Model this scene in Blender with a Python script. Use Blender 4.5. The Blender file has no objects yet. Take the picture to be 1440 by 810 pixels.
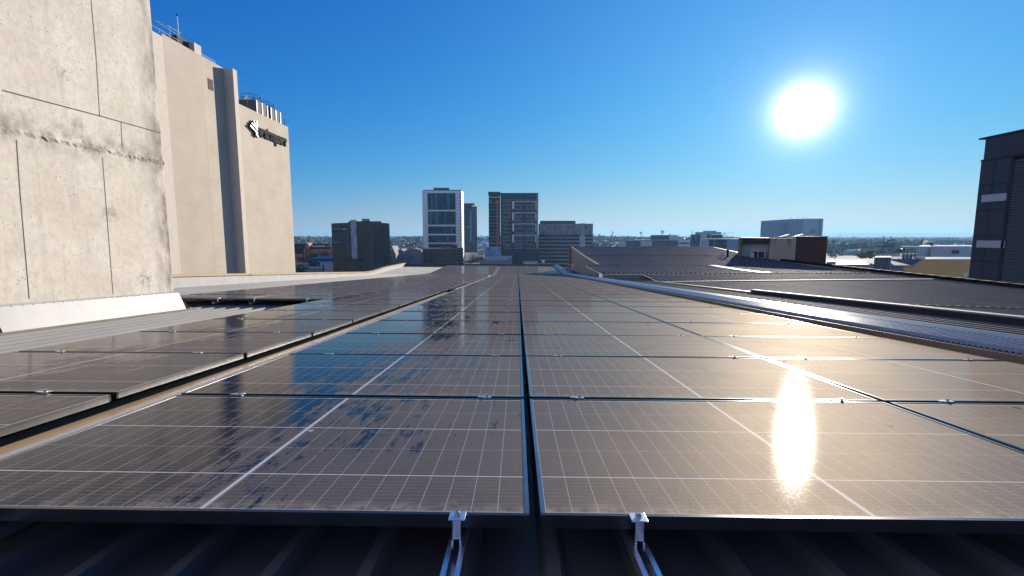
import bpy, math, random
import numpy as np
from mathutils import Vector, Matrix, Euler
random.seed(7)
R = math.radians
scn = bpy.context.scene
C = scn.collection

# ------------------------------------------------------------------ camera
F, PITCH, YAW = 650.0, 6.41, 0.7
cam = bpy.data.cameras.new('camera'); cam.sensor_width = 36; cam.lens = 36*F/1440
cam.clip_start = 0.05; cam.clip_end = 60000
co = bpy.data.objects.new('camera', cam); C.objects.link(co)
co.rotation_euler = (R(90-PITCH), 0, R(YAW)); co.location = (0, 0, 0)
scn.camera = co
CM = Euler((R(90-PITCH), 0, R(YAW))).to_matrix()
def ray(px, py): return CM @ Vector(((px-720)/F, -(py-405)/F, -1))
def at_y(px, py, Y): v = ray(px, py); return v*(Y/v.y)
def at_x(px, py, X): v = ray(px, py); return v*(X/v.x)
def at_z(px, py, Z): v = ray(px, py); return v*(Z/v.z)

# ------------------------------------------------------------------ sun, sky, exposure
SUN_DIR = ray(1130, 155).normalized()
SUN_EL = math.asin(SUN_DIR.z); SUN_AZ = math.atan2(SUN_DIR.x, SUN_DIR.y)
SUN_STRENGTH = 5.0
SKY_STRENGTH = 0.085
sl = bpy.data.lights.new('sun', 'SUN'); sl.energy = SUN_STRENGTH; sl.angle = R(0.6); sl.color = (1, .895, .755)
so = bpy.data.objects.new('sun', sl); C.objects.link(so)
so.rotation_euler = SUN_DIR.to_track_quat('Z', 'Y').to_euler()
w = bpy.data.worlds.new('World'); scn.world = w; w.use_nodes = True
nt = w.node_tree; nt.nodes.clear()
def N(nt, t, **kw):
    n = nt.nodes.new(t)
    for k, v in kw.items(): setattr(n, k, v)
    return n
def mth(nt, op, a, b=None, c=None, clamp=False):
    n = nt.nodes.new('ShaderNodeMath'); n.operation = op; n.use_clamp = clamp
    for i, v in enumerate((a, b, c)):
        if v is None: continue
        if isinstance(v, (int, float)): n.inputs[i].default_value = v
        else: nt.links.new(v, n.inputs[i])
    return n.outputs[0]
def mixc(nt, fac, a, b, mode='MIX'):
    n = nt.nodes.new('ShaderNodeMix'); n.data_type = 'RGBA'; n.blend_type = mode
    for s, v in ((n.inputs[0], fac), (n.inputs[6], a), (n.inputs[7], b)):
        if hasattr(v, 'is_linked') or hasattr(v, 'links'): nt.links.new(v, s)
        elif isinstance(v, (int, float)): s.default_value = v
        else: s.default_value = (*v, 1) if len(v) == 3 else v
    return n.outputs[2]
sky = N(nt, 'ShaderNodeTexSky', sky_type='NISHITA', sun_disc=False, sun_elevation=SUN_EL, sun_rotation=SUN_AZ,
        altitude=0, air_density=1.0, dust_density=0.0, ozone_density=2.6)
# polarised, deep clear-day version of the sky's colours (per channel response)
sx = N(nt, 'ShaderNodeSeparateColor'); nt.links.new(sky.outputs[0], sx.inputs[0])
EXPO = 0.5; KS = 1/(SKY_STRENGTH*2**EXPO)
def knee(ch, k, pw, lim):
    x = mth(nt, 'MULTIPLY', mth(nt, 'POWER', ch, pw), k)
    return mth(nt, 'DIVIDE', x, mth(nt, 'ADD', mth(nt, 'DIVIDE', x, lim), 1.0))
b0 = mth(nt, 'MULTIPLY', mth(nt, 'SUBTRACT', 1.0, mth(nt, 'EXPONENT', mth(nt, 'MULTIPLY', sx.outputs[2], -1/3.0))), .82)
rc = mth(nt, 'MULTIPLY', mth(nt, 'MAXIMUM', knee(sx.outputs[0], .0055, 2.5, .9), mth(nt, 'MULTIPLY', b0, .006)), KS)
gc = mth(nt, 'MULTIPLY', mth(nt, 'MAXIMUM', knee(sx.outputs[1], .074, 1.15, 1.5), mth(nt, 'MULTIPLY', b0, .2)), KS)
pale = N(nt, 'ShaderNodeMapRange'); pale.inputs[1].default_value = 2.5; pale.inputs[2].default_value = 8.5; pale.inputs[3].default_value = 1; pale.inputs[4].default_value = .80
nt.links.new(sx.outputs[0], pale.inputs[0])
bc = mth(nt, 'MULTIPLY', mth(nt, 'MULTIPLY', b0, pale.outputs[0]), KS)
hs = N(nt, 'ShaderNodeCombineColor')
for i_, c_ in enumerate((rc, gc, bc)): nt.links.new(c_, hs.inputs[i_])
bg = N(nt, 'ShaderNodeBackground'); bg.inputs[1].default_value = SKY_STRENGTH
nt.links.new(hs.outputs[0], bg.inputs[0])
# aureole of bright sky round the sun, by the angle from the sun's direction
tc = N(nt, 'ShaderNodeTexCoord')
nrm = N(nt, 'ShaderNodeVectorMath', operation='NORMALIZE'); nt.links.new(tc.outputs['Generated'], nrm.inputs[0])
dot = N(nt, 'ShaderNodeVectorMath', operation='DOT_PRODUCT'); nt.links.new(nrm.outputs[0], dot.inputs[0])
dot.inputs[1].default_value = SUN_DIR
ang = mth(nt, 'ARCCOSINE', mth(nt, 'MINIMUM', dot.outputs['Value'], 1.0))
core = mth(nt, 'MULTIPLY', mth(nt, 'EXPONENT', mth(nt, 'MULTIPLY', ang, -1/R(.85))), 9.0)
mid = mth(nt, 'MULTIPLY', mth(nt, 'EXPONENT', mth(nt, 'MULTIPLY', ang, -1/R(3.0))), .32)
wide = mth(nt, 'MULTIPLY', mth(nt, 'EXPONENT', mth(nt, 'MULTIPLY', mth(nt, 'POWER', mth(nt, 'DIVIDE', ang, R(25)), 1.6), -1.0)), .17)
glow = mth(nt, 'ADD', core, mid)
bg3 = N(nt, 'ShaderNodeBackground'); bg3.inputs[0].default_value = (.40, .86, 1, 1); nt.links.new(wide, bg3.inputs[1])
bg2 = N(nt, 'ShaderNodeBackground'); bg2.inputs[0].default_value = (1, .96, .90, 1); nt.links.new(glow, bg2.inputs[1])
ad = N(nt, 'ShaderNodeAddShader'); nt.links.new(bg.outputs[0], ad.inputs[0]); nt.links.new(bg2.outputs[0], ad.inputs[1])
ad2 = N(nt, 'ShaderNodeAddShader'); nt.links.new(ad.outputs[0], ad2.inputs[0]); nt.links.new(bg3.outputs[0], ad2.inputs[1])
# warm fill glow added opposite the sun, behind the camera, brightening camera-facing faces
anti_fill = N(nt, 'ShaderNodeMapRange', interpolation_type='SMOOTHSTEP'); anti_fill.inputs[1].default_value = R(72); anti_fill.inputs[2].default_value = R(125); anti_fill.inputs[4].default_value = .16
nt.links.new(ang, anti_fill.inputs[0]); bg4 = N(nt, 'ShaderNodeBackground'); bg4.inputs[0].default_value = (1, .80, .66, 1); nt.links.new(anti_fill.outputs[0], bg4.inputs[1])
ad3 = N(nt, 'ShaderNodeAddShader'); nt.links.new(ad2.outputs[0], ad3.inputs[0]); nt.links.new(bg4.outputs[0], ad3.inputs[1])
wo = N(nt, 'ShaderNodeOutputWorld'); nt.links.new(ad3.outputs[0], wo.inputs[0])
scn.view_settings.view_transform = 'Standard'; scn.view_settings.look = 'None'
scn.view_settings.exposure = EXPO; scn.view_settings.gamma = 1; scn.view_settings.use_curve_mapping = False
scn.cycles.max_bounces = 6; scn.cycles.volume_bounces = 0; scn.cycles.diffuse_bounces = 3
scn.cycles.sample_clamp_indirect = 6
scn.cycles.use_denoising = True
HAZE_DENSITY = 1.3e-4

# ------------------------------------------------------------------ materials
def mat(name, col, rough=.6, metal=0, spec=.5, noise=None, bump=None, build=None, coat=0):
    m = bpy.data.materials.new(name); m.use_nodes = True; t = m.node_tree; b = t.nodes['Principled BSDF']
    b.inputs['Base Color'].default_value = (*col, 1); b.inputs['Roughness'].default_value = rough
    b.inputs['Metallic'].default_value = metal; b.inputs['Specular IOR Level'].default_value = spec
    b.inputs['Coat Weight'].default_value = coat
    if noise:                                    # (scale, amount[, stretch])
        geo = N(t, 'ShaderNodeNewGeometry'); mp = N(t, 'ShaderNodeMapping')
        mp.inputs['Scale'].default_value = noise[2] if len(noise) > 2 else (1, 1, 1)
        t.links.new(geo.outputs['Position'], mp.inputs[0])
        nz = N(t, 'ShaderNodeTexNoise'); nz.inputs['Scale'].default_value = noise[0]; nz.inputs['Detail'].default_value = 6
        nz.inputs['Roughness'].default_value = .65
        t.links.new(mp.outputs[0], nz.inputs[0])
        rr = N(t, 'ShaderNodeMapRange'); rr.inputs[1].default_value = .3; rr.inputs[2].default_value = .7
        t.links.new(nz.outputs[0], rr.inputs[0])
        a = tuple(c*(1-noise[1]) for c in col); c2 = tuple(min(1, c*(1+noise[1])) for c in col)
        t.links.new(mixc(t, rr.outputs[0], a, c2), b.inputs['Base Color'])
        if bump:
            bp = N(t, 'ShaderNodeBump'); bp.inputs['Strength'].default_value = bump; bp.inputs['Distance'].default_value = .02
            t.links.new(nz.outputs[0], bp.inputs['Height']); t.links.new(bp.outputs[0], b.inputs['Normal'])
    if build: build(t, b)
    return m
M = {}
def facade(name, c1, c2, cm, w_, h_, ms=.12, rough=.35, spec=.5, offset=0.0, axis='X', bias=0, sq=1.0):
    """wall or glazing with a regular pattern of bricks, blocks or windows laid out in the wall's own plane"""
    def build(t, b):
        geo = N(t, 'ShaderNodeNewGeometry'); sp = N(t, 'ShaderNodeSeparateXYZ'); t.links.new(geo.outputs['Position'], sp.inputs[0])
        cb = N(t, 'ShaderNodeCombineXYZ')
        t.links.new(sp.outputs['X' if axis == 'X' else 'Y'], cb.inputs[0]) if axis != 'XY' else t.links.new(mth(t, 'ADD', sp.outputs['X'], sp.outputs['Y']), cb.inputs[0])
        t.links.new(sp.outputs['Z'], cb.inputs[1])
        br = N(t, 'ShaderNodeTexBrick', offset=offset, squash=sq)
        br.inputs['Scale'].default_value = 1; br.inputs['Brick Width'].default_value = w_; br.inputs['Row Height'].default_value = h_
        br.inputs['Mortar Size'].default_value = ms; br.inputs['Mortar Smooth'].default_value = .1; br.inputs['Bias'].default_value = bias
        br.inputs['Color1'].default_value = (*c1, 1); br.inputs['Color2'].default_value = (*c2, 1); br.inputs['Mortar'].default_value = (*cm, 1)
        t.links.new(cb.outputs[0], br.inputs[0])
        nz = N(t, 'ShaderNodeTexNoise'); nz.inputs['Scale'].default_value = .35; nz.inputs['Detail'].default_value = 5
        t.links.new(geo.outputs['Position'], nz.inputs[0])
        t.links.new(mixc(t, .3, br.outputs[0], mixc(t, 1.0, br.outputs[0], nz.outputs['Fac'], 'MULTIPLY')), b.inputs['Base Color'])
    return mat(name, c1, rough, 0, spec, build=build)

def concrete_build(t, b):
    geo = N(t, 'ShaderNodeNewGeometry'); pos = geo.outputs['Position']
    def nz(scale, detail=6, st=(1, 1, 1), rough=.6):
        mp = N(t, 'ShaderNodeMapping'); mp.inputs['Scale'].default_value = st; t.links.new(pos, mp.inputs[0])
        n = N(t, 'ShaderNodeTexNoise'); n.inputs['Scale'].default_value = scale; n.inputs['Detail'].default_value = detail; n.inputs['Roughness'].default_value = rough
        t.links.new(mp.outputs[0], n.inputs[0]); return n.outputs[0]
    def rng(v, a, c, lo=0, hi=1):
        r = N(t, 'ShaderNodeMapRange'); r.inputs[1].default_value = a; r.inputs[2].default_value = c; r.inputs[3].default_value = lo; r.inputs[4].default_value = hi
        t.links.new(v, r.inputs[0]); return r.outputs[0]
    big = nz(1.1, 8); fine = nz(14, 8); streak = nz(2.0, 6, (1, 4, .35))
    c = mixc(t, rng(big, .3, .7), (.585, .52, .42), (.76, .695, .585))
    c = mixc(t, rng(fine, .42, .75, 0, .5), c, (.42, .37, .30))
    c = mixc(t, rng(streak, .55, .8, 0, .35), c, (.30, .265, .22))
    # small dark air holes
    vo = N(t, 'ShaderNodeTexVoronoi'); vo.inputs['Scale'].default_value = 16; t.links.new(pos, vo.inputs[0])
    hole = mth(t, 'MULTIPLY', mth(t, 'LESS_THAN', vo.outputs[0], .125), mth(t, 'GREATER_THAN', nz(2.2), .51))
    c = mixc(t, mth(t, 'MULTIPLY', hole, .8), c, (.10, .09, .08))
    vo2 = N(t, 'ShaderNodeTexVoronoi'); vo2.inputs['Scale'].default_value = 1.15; t.links.new(pos, vo2.inputs[0])
    dab = mth(t, 'MULTIPLY', rng(vo2.outputs[0], .05, .20, 1, 0), rng(fine, .4, .6))
    c = mixc(t, mth(t, 'MULTIPLY', dab, .65), c, (.15, .13, .11))
    sp = N(t, 'ShaderNodeSeparateXYZ'); t.links.new(pos, sp.inputs[0])
    # stained far edge and grime round the pour joint
    edge = mth(t, 'MULTIPLY', rng(sp.outputs['Y'], 7.85, 8.26), rng(nz(3, 8, (1, 2, .8)), .34, .6), None, True)
    c = mixc(t, mth(t, 'MULTIPLY', edge, .85), c, (.10, .085, .065))
    jd = mth(t, 'ABSOLUTE', mth(t, 'SUBTRACT', sp.outputs['Z'], 1.32))
    jt = mth(t, 'MULTIPLY', rng(jd, .02, .30, 1, 0), rng(nz(5, 8), .40, .62), None, True)
    c = mixc(t, mth(t, 'MULTIPLY', jt, .75), c, (.15, .13, .105))
    t.links.new(c, b.inputs['Base Color'])
    bp = N(t, 'ShaderNodeBump'); bp.inputs['Strength'].default_value = .5; bp.inputs['Distance'].default_value = .01
    t.links.new(mth(t, 'SUBTRACT', mth(t, 'ADD', fine, big), hole), bp.inputs['Height']); t.links.new(bp.outputs[0], b.inputs['Normal'])
M['concrete'] = mat('weathered_concrete', (.42, .39, .35), .85, build=concrete_build)
M['joint'] = mat('concrete_joint', (.09, .08, .07), .9)
M['flash_white'] = mat('white_flashing', (.40, .395, .38), .5, noise=(2.5, .12, (1, 1, .4)))
M['tan'] = mat('tan_capping', (.40, .26, .12), .5, noise=(1.2, .15))
M['trim_brown'] = mat('brown_trim', (.20, .145, .10), .5, noise=(3, .2))
M['zinc'] = mat('zinc_roof_sheet', (.27, .265, .25), .7, 0, .2, noise=(1.3, .12, (1, .3, 1)))
M['zinc_dark'] = mat('grey_roof_sheet', (.088, .098, .118), .7, 0, .2, noise=(.9, .28, (1, .3, 1)))
M['roof_shaded'] = mat('shade_darkened_roof_sheet', (.14, .12, .105), .5, 0, noise=(2.5, .3, (1, .3, 1)))  # deck under the panels: their shade put into the sheet's dark colour
M['crimp'] = mat('shiny_crimped_sheet', (.30, .295, .285), .30, .30, noise=(6, .15))
M['alu'] = mat('bright_aluminium', (.74, .74, .76), .28, .9, noise=(20, .08))
M['steel'] = mat('bolt_steel', (.55, .53, .50), .22, 1)
M['frame'] = mat('panel_frame_metal', (.075, .078, .085), .28, .85, noise=(9, .15))
M['frame_side'] = mat('panel_frame_side_metal', (.24, .245, .26), .26, .9, noise=(9, .15))
M['white_paint'] = mat('white_paint', (.76, .76, .76), .5, noise=(.3, .06))
M['red'] = mat('red_paint', (.55, .03, .03), .4)
M['black'] = mat('black_rubber', (.012, .012, .014), .8, 0, .15)
M['cream'] = mat('cream_cladding', (.50, .46, .38), .6, noise=(.6, .08))
M['olive'] = mat('olive_cladding', (.30, .28, .22), .6, noise=(.8, .08))
M['ground'] = mat('city_ground', (.11, .115, .11), .9, noise=(.012, .45))
M['asphalt'] = mat('asphalt', (.05, .05, .055), .9, noise=(.2, .2))
M['hill'] = mat('far_hill', (.07, .09, .08), 1, noise=(.0006, .3))
M['leaf'] = mat('green_leaves', (.09, .12, .035), .7, noise=(.5, .45))
M['leaf_dark'] = mat('dark_leaves', (.028, .045, .022), .7, noise=(.2, .4))
M['leaf_autumn'] = mat('brown_leaves', (.17, .11, .05), .8, noise=(.8, .4))
M['bark'] = mat('bark', (.10, .07, .05), .9)
M['beige_a'] = facade('beige_block_wall', (.625, .53, .415), (.59, .50, .39), (.64, .547, .435), 1.1, .55, .04, .8, .3, axis='Y', offset=.5)
M['beige_b'] = facade('beige_tile_wall', (.575, .485, .39), (.592, .50, .403), (.61, .522, .425), 1.5, .75, .04, .8, .3, axis='Y', offset=.5)
M['beige_c'] = mat('beige_render', (.60, .52, .425), .8, noise=(1.6, .08))
M['brown_brick'] = facade('dark_brown_brick', (.105, .072, .06), (.085, .062, .055), (.12, .09, .075), 3.2, 3.4, .12, .8, .3)
M['brown_brick2'] = facade('brown_brick_wall', (.17, .10, .085), (.15, .09, .078), (.10, .07, .06), 9, 1.6, .25, .8, .3)
M['heritage'] = mat('orange_brick', (.50, .20, .11), .8, noise=(.3, .2))
M['slate'] = mat('dark_slate', (.035, .038, .05), .7, 0, .2, noise=(.4, .2))
M['pattern'] = facade('patterned_strip', (.62, .64, .68), (.16, .17, .21), (.40, .42, .45), .9, .8, .08, .5, .5, offset=.5)
M['glass_teal'] = facade('teal_window_grid', (.004, .06, .11), (.012, .22, .31), (.004, .022, .05), 1.7, 2.9, .35, .30, .12, bias=-.2)
M['glass_highlight'] = mat('pale_teal_highlight', (.02, .17, .25), .3, 0, .15)
M['glass_blue'] = facade('blue_window_grid', (.02, .075, .14), (.06, .24, .34), (.012, .035, .07), 2.2, 3.2, .3, .30, .12, bias=-.2)
M['glass_dark'] = facade('dark_window_band', (.012, .025, .045), (.08, .12, .16), (.02, .032, .05), 1.6, 3.1, .2, .30, .12, bias=-.3)
M['balcony_rear'] = facade('balcony_rear_wall', (.02, .04, .06), (.34, .36, .35), (.02, .035, .055), 1.5, 2.9, .30, .4, .4, bias=-.2)
M['tower_dark'] = mat('dark_tower_wall', (.018, .045, .08), .5, noise=(.2, .15))
M['ribbed_dark'] = facade('ribbed_dark_base', (.05, .065, .085), (.06, .075, .10), (.025, .035, .05), 1.0, 30, .18, .6, .3)
M['slots'] = facade('slot_window_wall', (.44, .44, .44), (.05, .08, .11), (.40, .40, .40), 1.3, 4.6, .22, .5, .4, offset=.5, bias=.05)
M['spandrel'] = mat('grey_spandrel', (.33, .32, .32), .6, noise=(.2, .1))
M['red_brick'] = mat('red_brick_panel', (.28, .12, .09), .8, noise=(.5, .2))
M['grey_wall'] = mat('grey_render', (.22, .22, .23), .8, noise=(.15, .15))
M['pale_wall'] = mat('pale_wall', (.50, .50, .50), .7, noise=(.1, .12))
M['blue_box'] = mat('pale_blue_cladding', (.34, .43, .52), .6, noise=(.1, .05))
M['blue_box_b'] = mat('blue_grey_cladding', (.20, .30, .40), .6, noise=(.1, .05))
M['blue_slot'] = mat('blue_grey_stripe', (.15, .23, .31), .6)
M['teal_roof'] = mat('teal_roof', (.05, .16, .22), .5, noise=(.3, .2))
M['roof_grey'] = mat('pale_roof', (.42, .43, .45), .5, noise=(.2, .12))
M['mural_blue'] = mat('mural_paint', (.22, .32, .48), .7, noise=(.28, .9))
M['yellow'] = mat('yellow_panel', (.65, .42, .08), .6)
M['blue_sign'] = mat('blue_sign', (.02, .10, .40), .5)
M['dark_clad'] = facade('dark_panel_cladding', (.048, .058, .08), (.055, .065, .088), (.03, .035, .05), 40, 1.3, .05, .5, .3, axis='Y')
M['louvre'] = mat('louvre_metal', (.17, .18, .21), .5, .2)
M['strip_glass'] = mat('pale_strip_window', (.42, .44, .48), .35)
M['gold_wall'] = facade('ochre_wall', (.95, .52, .17), (.92, .50, .16), (.80, .45, .15), 9, 40, .08, .8, .3)
M['brick_brown'] = facade('brown_block_wall', (.125, .072, .06), (.115, .068, .058), (.085, .052, .045), .42, .21, .018, .85, .3, offset=0)
M['yagi'] = mat('weathered_antenna', (.30, .32, .34), .6)
M['casing'] = mat('dark_unit_casing', (.05, .06, .08), .75)
M['water'] = mat('tank_steel', (.16, .18, .21), .4, .3)
M['car_paint'] = [mat('car_paint', c, .3, coat=.5) for c in ((.7, .7, .7), (.05, .06, .08), (.30, .31, .33), (.05, .12, .30), (.5, .5, .52), (.35, .03, .03))]
M['car_glass'] = mat('car_glass', (.02, .025, .03), .08)

def rust_build(t, b):
    geo = N(t, 'ShaderNodeNewGeometry'); sp = N(t, 'ShaderNodeSeparateXYZ'); t.links.new(geo.outputs['Position'], sp.inputs[0])
    mp = N(t, 'ShaderNodeMapping'); mp.inputs['Scale'].default_value = (3.2, 1, .25); t.links.new(geo.outputs['Position'], mp.inputs[0])
    nz = N(t, 'ShaderNodeTexNoise'); nz.inputs['Scale'].default_value = 1.5; nz.inputs['Detail'].default_value = 4; t.links.new(mp.outputs[0], nz.inputs[0])
    r = N(t, 'ShaderNodeMapRange'); r.inputs[1].default_value = .55; r.inputs[2].default_value = .68; t.links.new(nz.outputs[0], r.inputs[0])
    g = N(t, 'ShaderNodeMapRange'); g.inputs[1].default_value = -1.4; g.inputs[2].default_value = -.2; t.links.new(sp.outputs['Z'], g.inputs[0])
    t.links.new(mixc(t, mth(t, 'MULTIPLY', r.outputs[0], g.outputs[0], None, True), (.47, .42, .33), (.30, .12, .04)), b.inputs['Base Color'])
M['rusty'] = mat('rust_streaked_cream_cladding', (.47, .42, .33), .7, build=rust_build)

def pv_material():
    m = bpy.data.materials.new('photovoltaic_glass'); m.use_nodes = True; t = m.node_tree
    A = t.nodes['Principled BSDF']; B = N(t, 'ShaderNodeBsdfPrincipled')
    tc = N(t, 'ShaderNodeTexCoord'); sp = N(t, 'ShaderNodeSeparateXYZ'); t.links.new(tc.outputs['Object'], sp.inputs[0])
    u, v = sp.outputs['X'], sp.outputs['Y']
    uc = mth(t, 'ABSOLUTE', mth(t, 'SUBTRACT', u, .877))
    def near(x, half, width): return mth(t, 'LESS_THAN', mth(t, 'PINGPONG', x, half), width)
    l1 = near(mth(t, 'SUBTRACT', uc, .009), .0356, .0009)
    l2 = mth(t, 'MULTIPLY', mth(t, 'LESS_THAN', uc, .0048), .999)
    l3 = near(mth(t, 'SUBTRACT', v, .018), .106, .0011)
    l4 = near(mth(t, 'SUBTRACT', v, .018+.212), .212, .0024)
    ln = mth(t, 'MAXIMUM', mth(t, 'MAXIMUM', mth(t, 'MULTIPLY', l1, .55), l2), mth(t, 'MAXIMUM', mth(t, 'MULTIPLY', l3, .5), mth(t, 'MULTIPLY', l4, .9)))
    bus = mth(t, 'MULTIPLY', near(v, .0105, .0009), .16)
    geo = N(t, 'ShaderNodeNewGeometry'); wp = geo.outputs['Position']; wsp = N(t, 'ShaderNodeSeparateXYZ'); t.links.new(wp, wsp.inputs[0])
    cell = mixc(t, mth(t, 'MAXIMUM', ln, bus), (.006, .010, .024), (.62, .62, .66))
    def nz(scale, det, st=(1, 1, 1), src=wp, rough=.6):
        mp = N(t, 'ShaderNodeMapping'); mp.inputs['Scale'].default_value = st; t.links.new(src, mp.inputs[0])
        n = N(t, 'ShaderNodeTexNoise'); n.inputs['Scale'].default_value = scale; n.inputs['Detail'].default_value = det; n.inputs['Roughness'].default_value = rough
        t.links.new(mp.outputs[0], n.inputs[0]); return n.outputs[0]
    def rng(x, a, b, lo=0, hi=1):
        r = N(t, 'ShaderNodeMapRange'); r.inputs[1].default_value = a; r.inputs[2].default_value = b; r.inputs[3].default_value = lo; r.inputs[4].default_value = hi
        if isinstance(x, (int, float)): r.inputs[0].default_value = x
        else: t.links.new(x, r.inputs[0])
        return r.outputs[0]
    # rain-washed (clean) patches: more of them on the left, none on the right of the main gap
    left = mth(t, 'LESS_THAN', wsp.outputs['X'], .03)
    side = mth(t, 'SUBTRACT', mth(t, 'MULTIPLY', left, rng(u, .1, 1.5, .225, .03)), .12)
    far_left = mth(t, 'ADD', rng(wsp.outputs['Y'], 5.5, 12, 0, -.16), rng(wsp.outputs['Y'], 2.2, 2.4, -.012, 0))
    up = rng(v, 0, 1.096, -.035, .035)
    body = nz(2.6, 7, (1.7, .8, 1), rough=.62); detail = nz(13, 7, (1.8, .6, 1), rough=.72); runs = nz(9, 5, (2.6, .22, 1), rough=.6)
    washed = mth(t, 'ADD', mth(t, 'ADD', mth(t, 'ADD', mth(t, 'MULTIPLY', body, .36), mth(t, 'ADD', mth(t, 'MULTIPLY', detail, .40), mth(t, 'MULTIPLY', runs, .24))), side), mth(t, 'ADD', up, far_left))
    dust = rng(mth(t, 'ADD', washed, mth(t, 'MULTIPLY', mth(t, 'SUBTRACT', nz(75, 3), .5), .06)), .478, .522, 1, 0)
    dust = mth(t, 'MULTIPLY', dust, rng(nz(1.4, 4), .25, .75, .75, 1.0))
    speck = mth(t, 'GREATER_THAN', nz(170, 2), .73)
    grit = rng(nz(60, 5), .35, .7)
    dustc = mixc(t, grit, (.24, .20, .165), (.34, .29, .24))
    # dust settled along the lower frame edge, fading up the glass in uneven tongues
    sill = mth(t, 'MULTIPLY', rng(mth(t, 'SUBTRACT', v, mth(t, 'MULTIPLY', nz(11, 6), .12)), -.045, .012, .55, 0), rng(nz(30, 4), .35, .6), None, True)
    dc = mixc(t, mth(t, 'MULTIPLY', dust, rng(nz(3.2, 6, (1, .5, 1)), .3, .7, .10, .20)), cell, dustc)
    dc = mixc(t, sill, dc, (.42, .38, .33))
    # a few pale bird droppings and dried drips
    vd = N(t, 'ShaderNodeTexVoronoi'); vd.inputs['Scale'].default_value = 1.7; vd.inputs['Randomness'].default_value = 1; t.links.new(wp, vd.inputs[0])
    drop = mth(t, 'MULTIPLY', mth(t, 'LESS_THAN', mth(t, 'ADD', vd.outputs[0], mth(t, 'MULTIPLY', nz(60, 3), .03)), .034), mth(t, 'GREATER_THAN', nz(1.3, 1), .52))
    dc = mixc(t, mth(t, 'MULTIPLY', drop, .8), dc, (.62, .60, .55))
    dc = mixc(t, mth(t, 'MULTIPLY', mth(t, 'MULTIPLY', speck, dust), .35), dc, (.5, .46, .40))
    # clean glass: dark cells under a smooth reflecting front; dusty glass: matt dust with a weak broad sheen
    fine = nz(420, 2)
    bp = N(t, 'ShaderNodeBump'); bp.inputs['Strength'].default_value = .10; bp.inputs['Distance'].default_value = .001
    t.links.new(fine, bp.inputs['Height'])
    dif = N(t, 'ShaderNodeBsdfDiffuse'); t.links.new(cell, dif.inputs[0])
    gl = N(t, 'ShaderNodeBsdfAnisotropic', distribution='BECKMANN'); gl.inputs['Color'].default_value = (.76, .76, .76, 1); gl.inputs['Roughness'].default_value = .065
    t.links.new(bp.outputs[0], gl.inputs['Normal'])
    fr = N(t, 'ShaderNodeFresnel'); fr.inputs['IOR'].default_value = 1.32
    clean = N(t, 'ShaderNodeMixShader'); t.links.new(fr.outputs[0], clean.inputs[0]); t.links.new(dif.outputs[0], clean.inputs[1]); t.links.new(gl.outputs[0], clean.inputs[2])
    dd = N(t, 'ShaderNodeBsdfDiffuse'); t.links.new(dc, dd.inputs[0])
    gg = N(t, 'ShaderNodeBsdfAnisotropic', distribution='GGX'); gg.inputs['Color'].default_value = (1, .85, .66, 1); gg.inputs['Roughness'].default_value = .66
    t.nodes.remove(B); B = N(t, 'ShaderNodeMixShader'); B.inputs[0].default_value = .165
    t.links.new(dd.outputs[0], B.inputs[1]); t.links.new(gg.outputs[0], B.inputs[2])
    # faint sheen of the textured glass under the dust: a soft, grainy tail round mirror reflections
    g3 = N(t, 'ShaderNodeBsdfAnisotropic', distribution='BECKMANN'); g3.inputs['Color'].default_value = (1, .95, .88, 1); g3.inputs['Roughness'].default_value = .148
    t.links.new(bp.outputs[0], g3.inputs['Normal'])
    B3 = N(t, 'ShaderNodeMixShader'); t.links.new(rng(nz(160, 3, rough=.8), .42, .66, .0015, .022), B3.inputs[0]); t.links.new(B.outputs[0], B3.inputs[1]); t.links.new(g3.outputs[0], B3.inputs[2]); B = B3
    mx = N(t, 'ShaderNodeMixShader'); t.links.new(mth(t, 'MULTIPLY', dust, rng(nz(210, 2, rough=.8), .36, .62, .76, .985)), mx.inputs[0])
    t.links.new(clean.outputs[0], mx.inputs[1]); t.links.new(B.outputs[0], mx.inputs[2]); t.nodes.remove(A)
    t.links.new(mx.outputs[0], t.nodes['Material Output'].inputs[0])
    return m
M['pv'] = pv_material()

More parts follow.
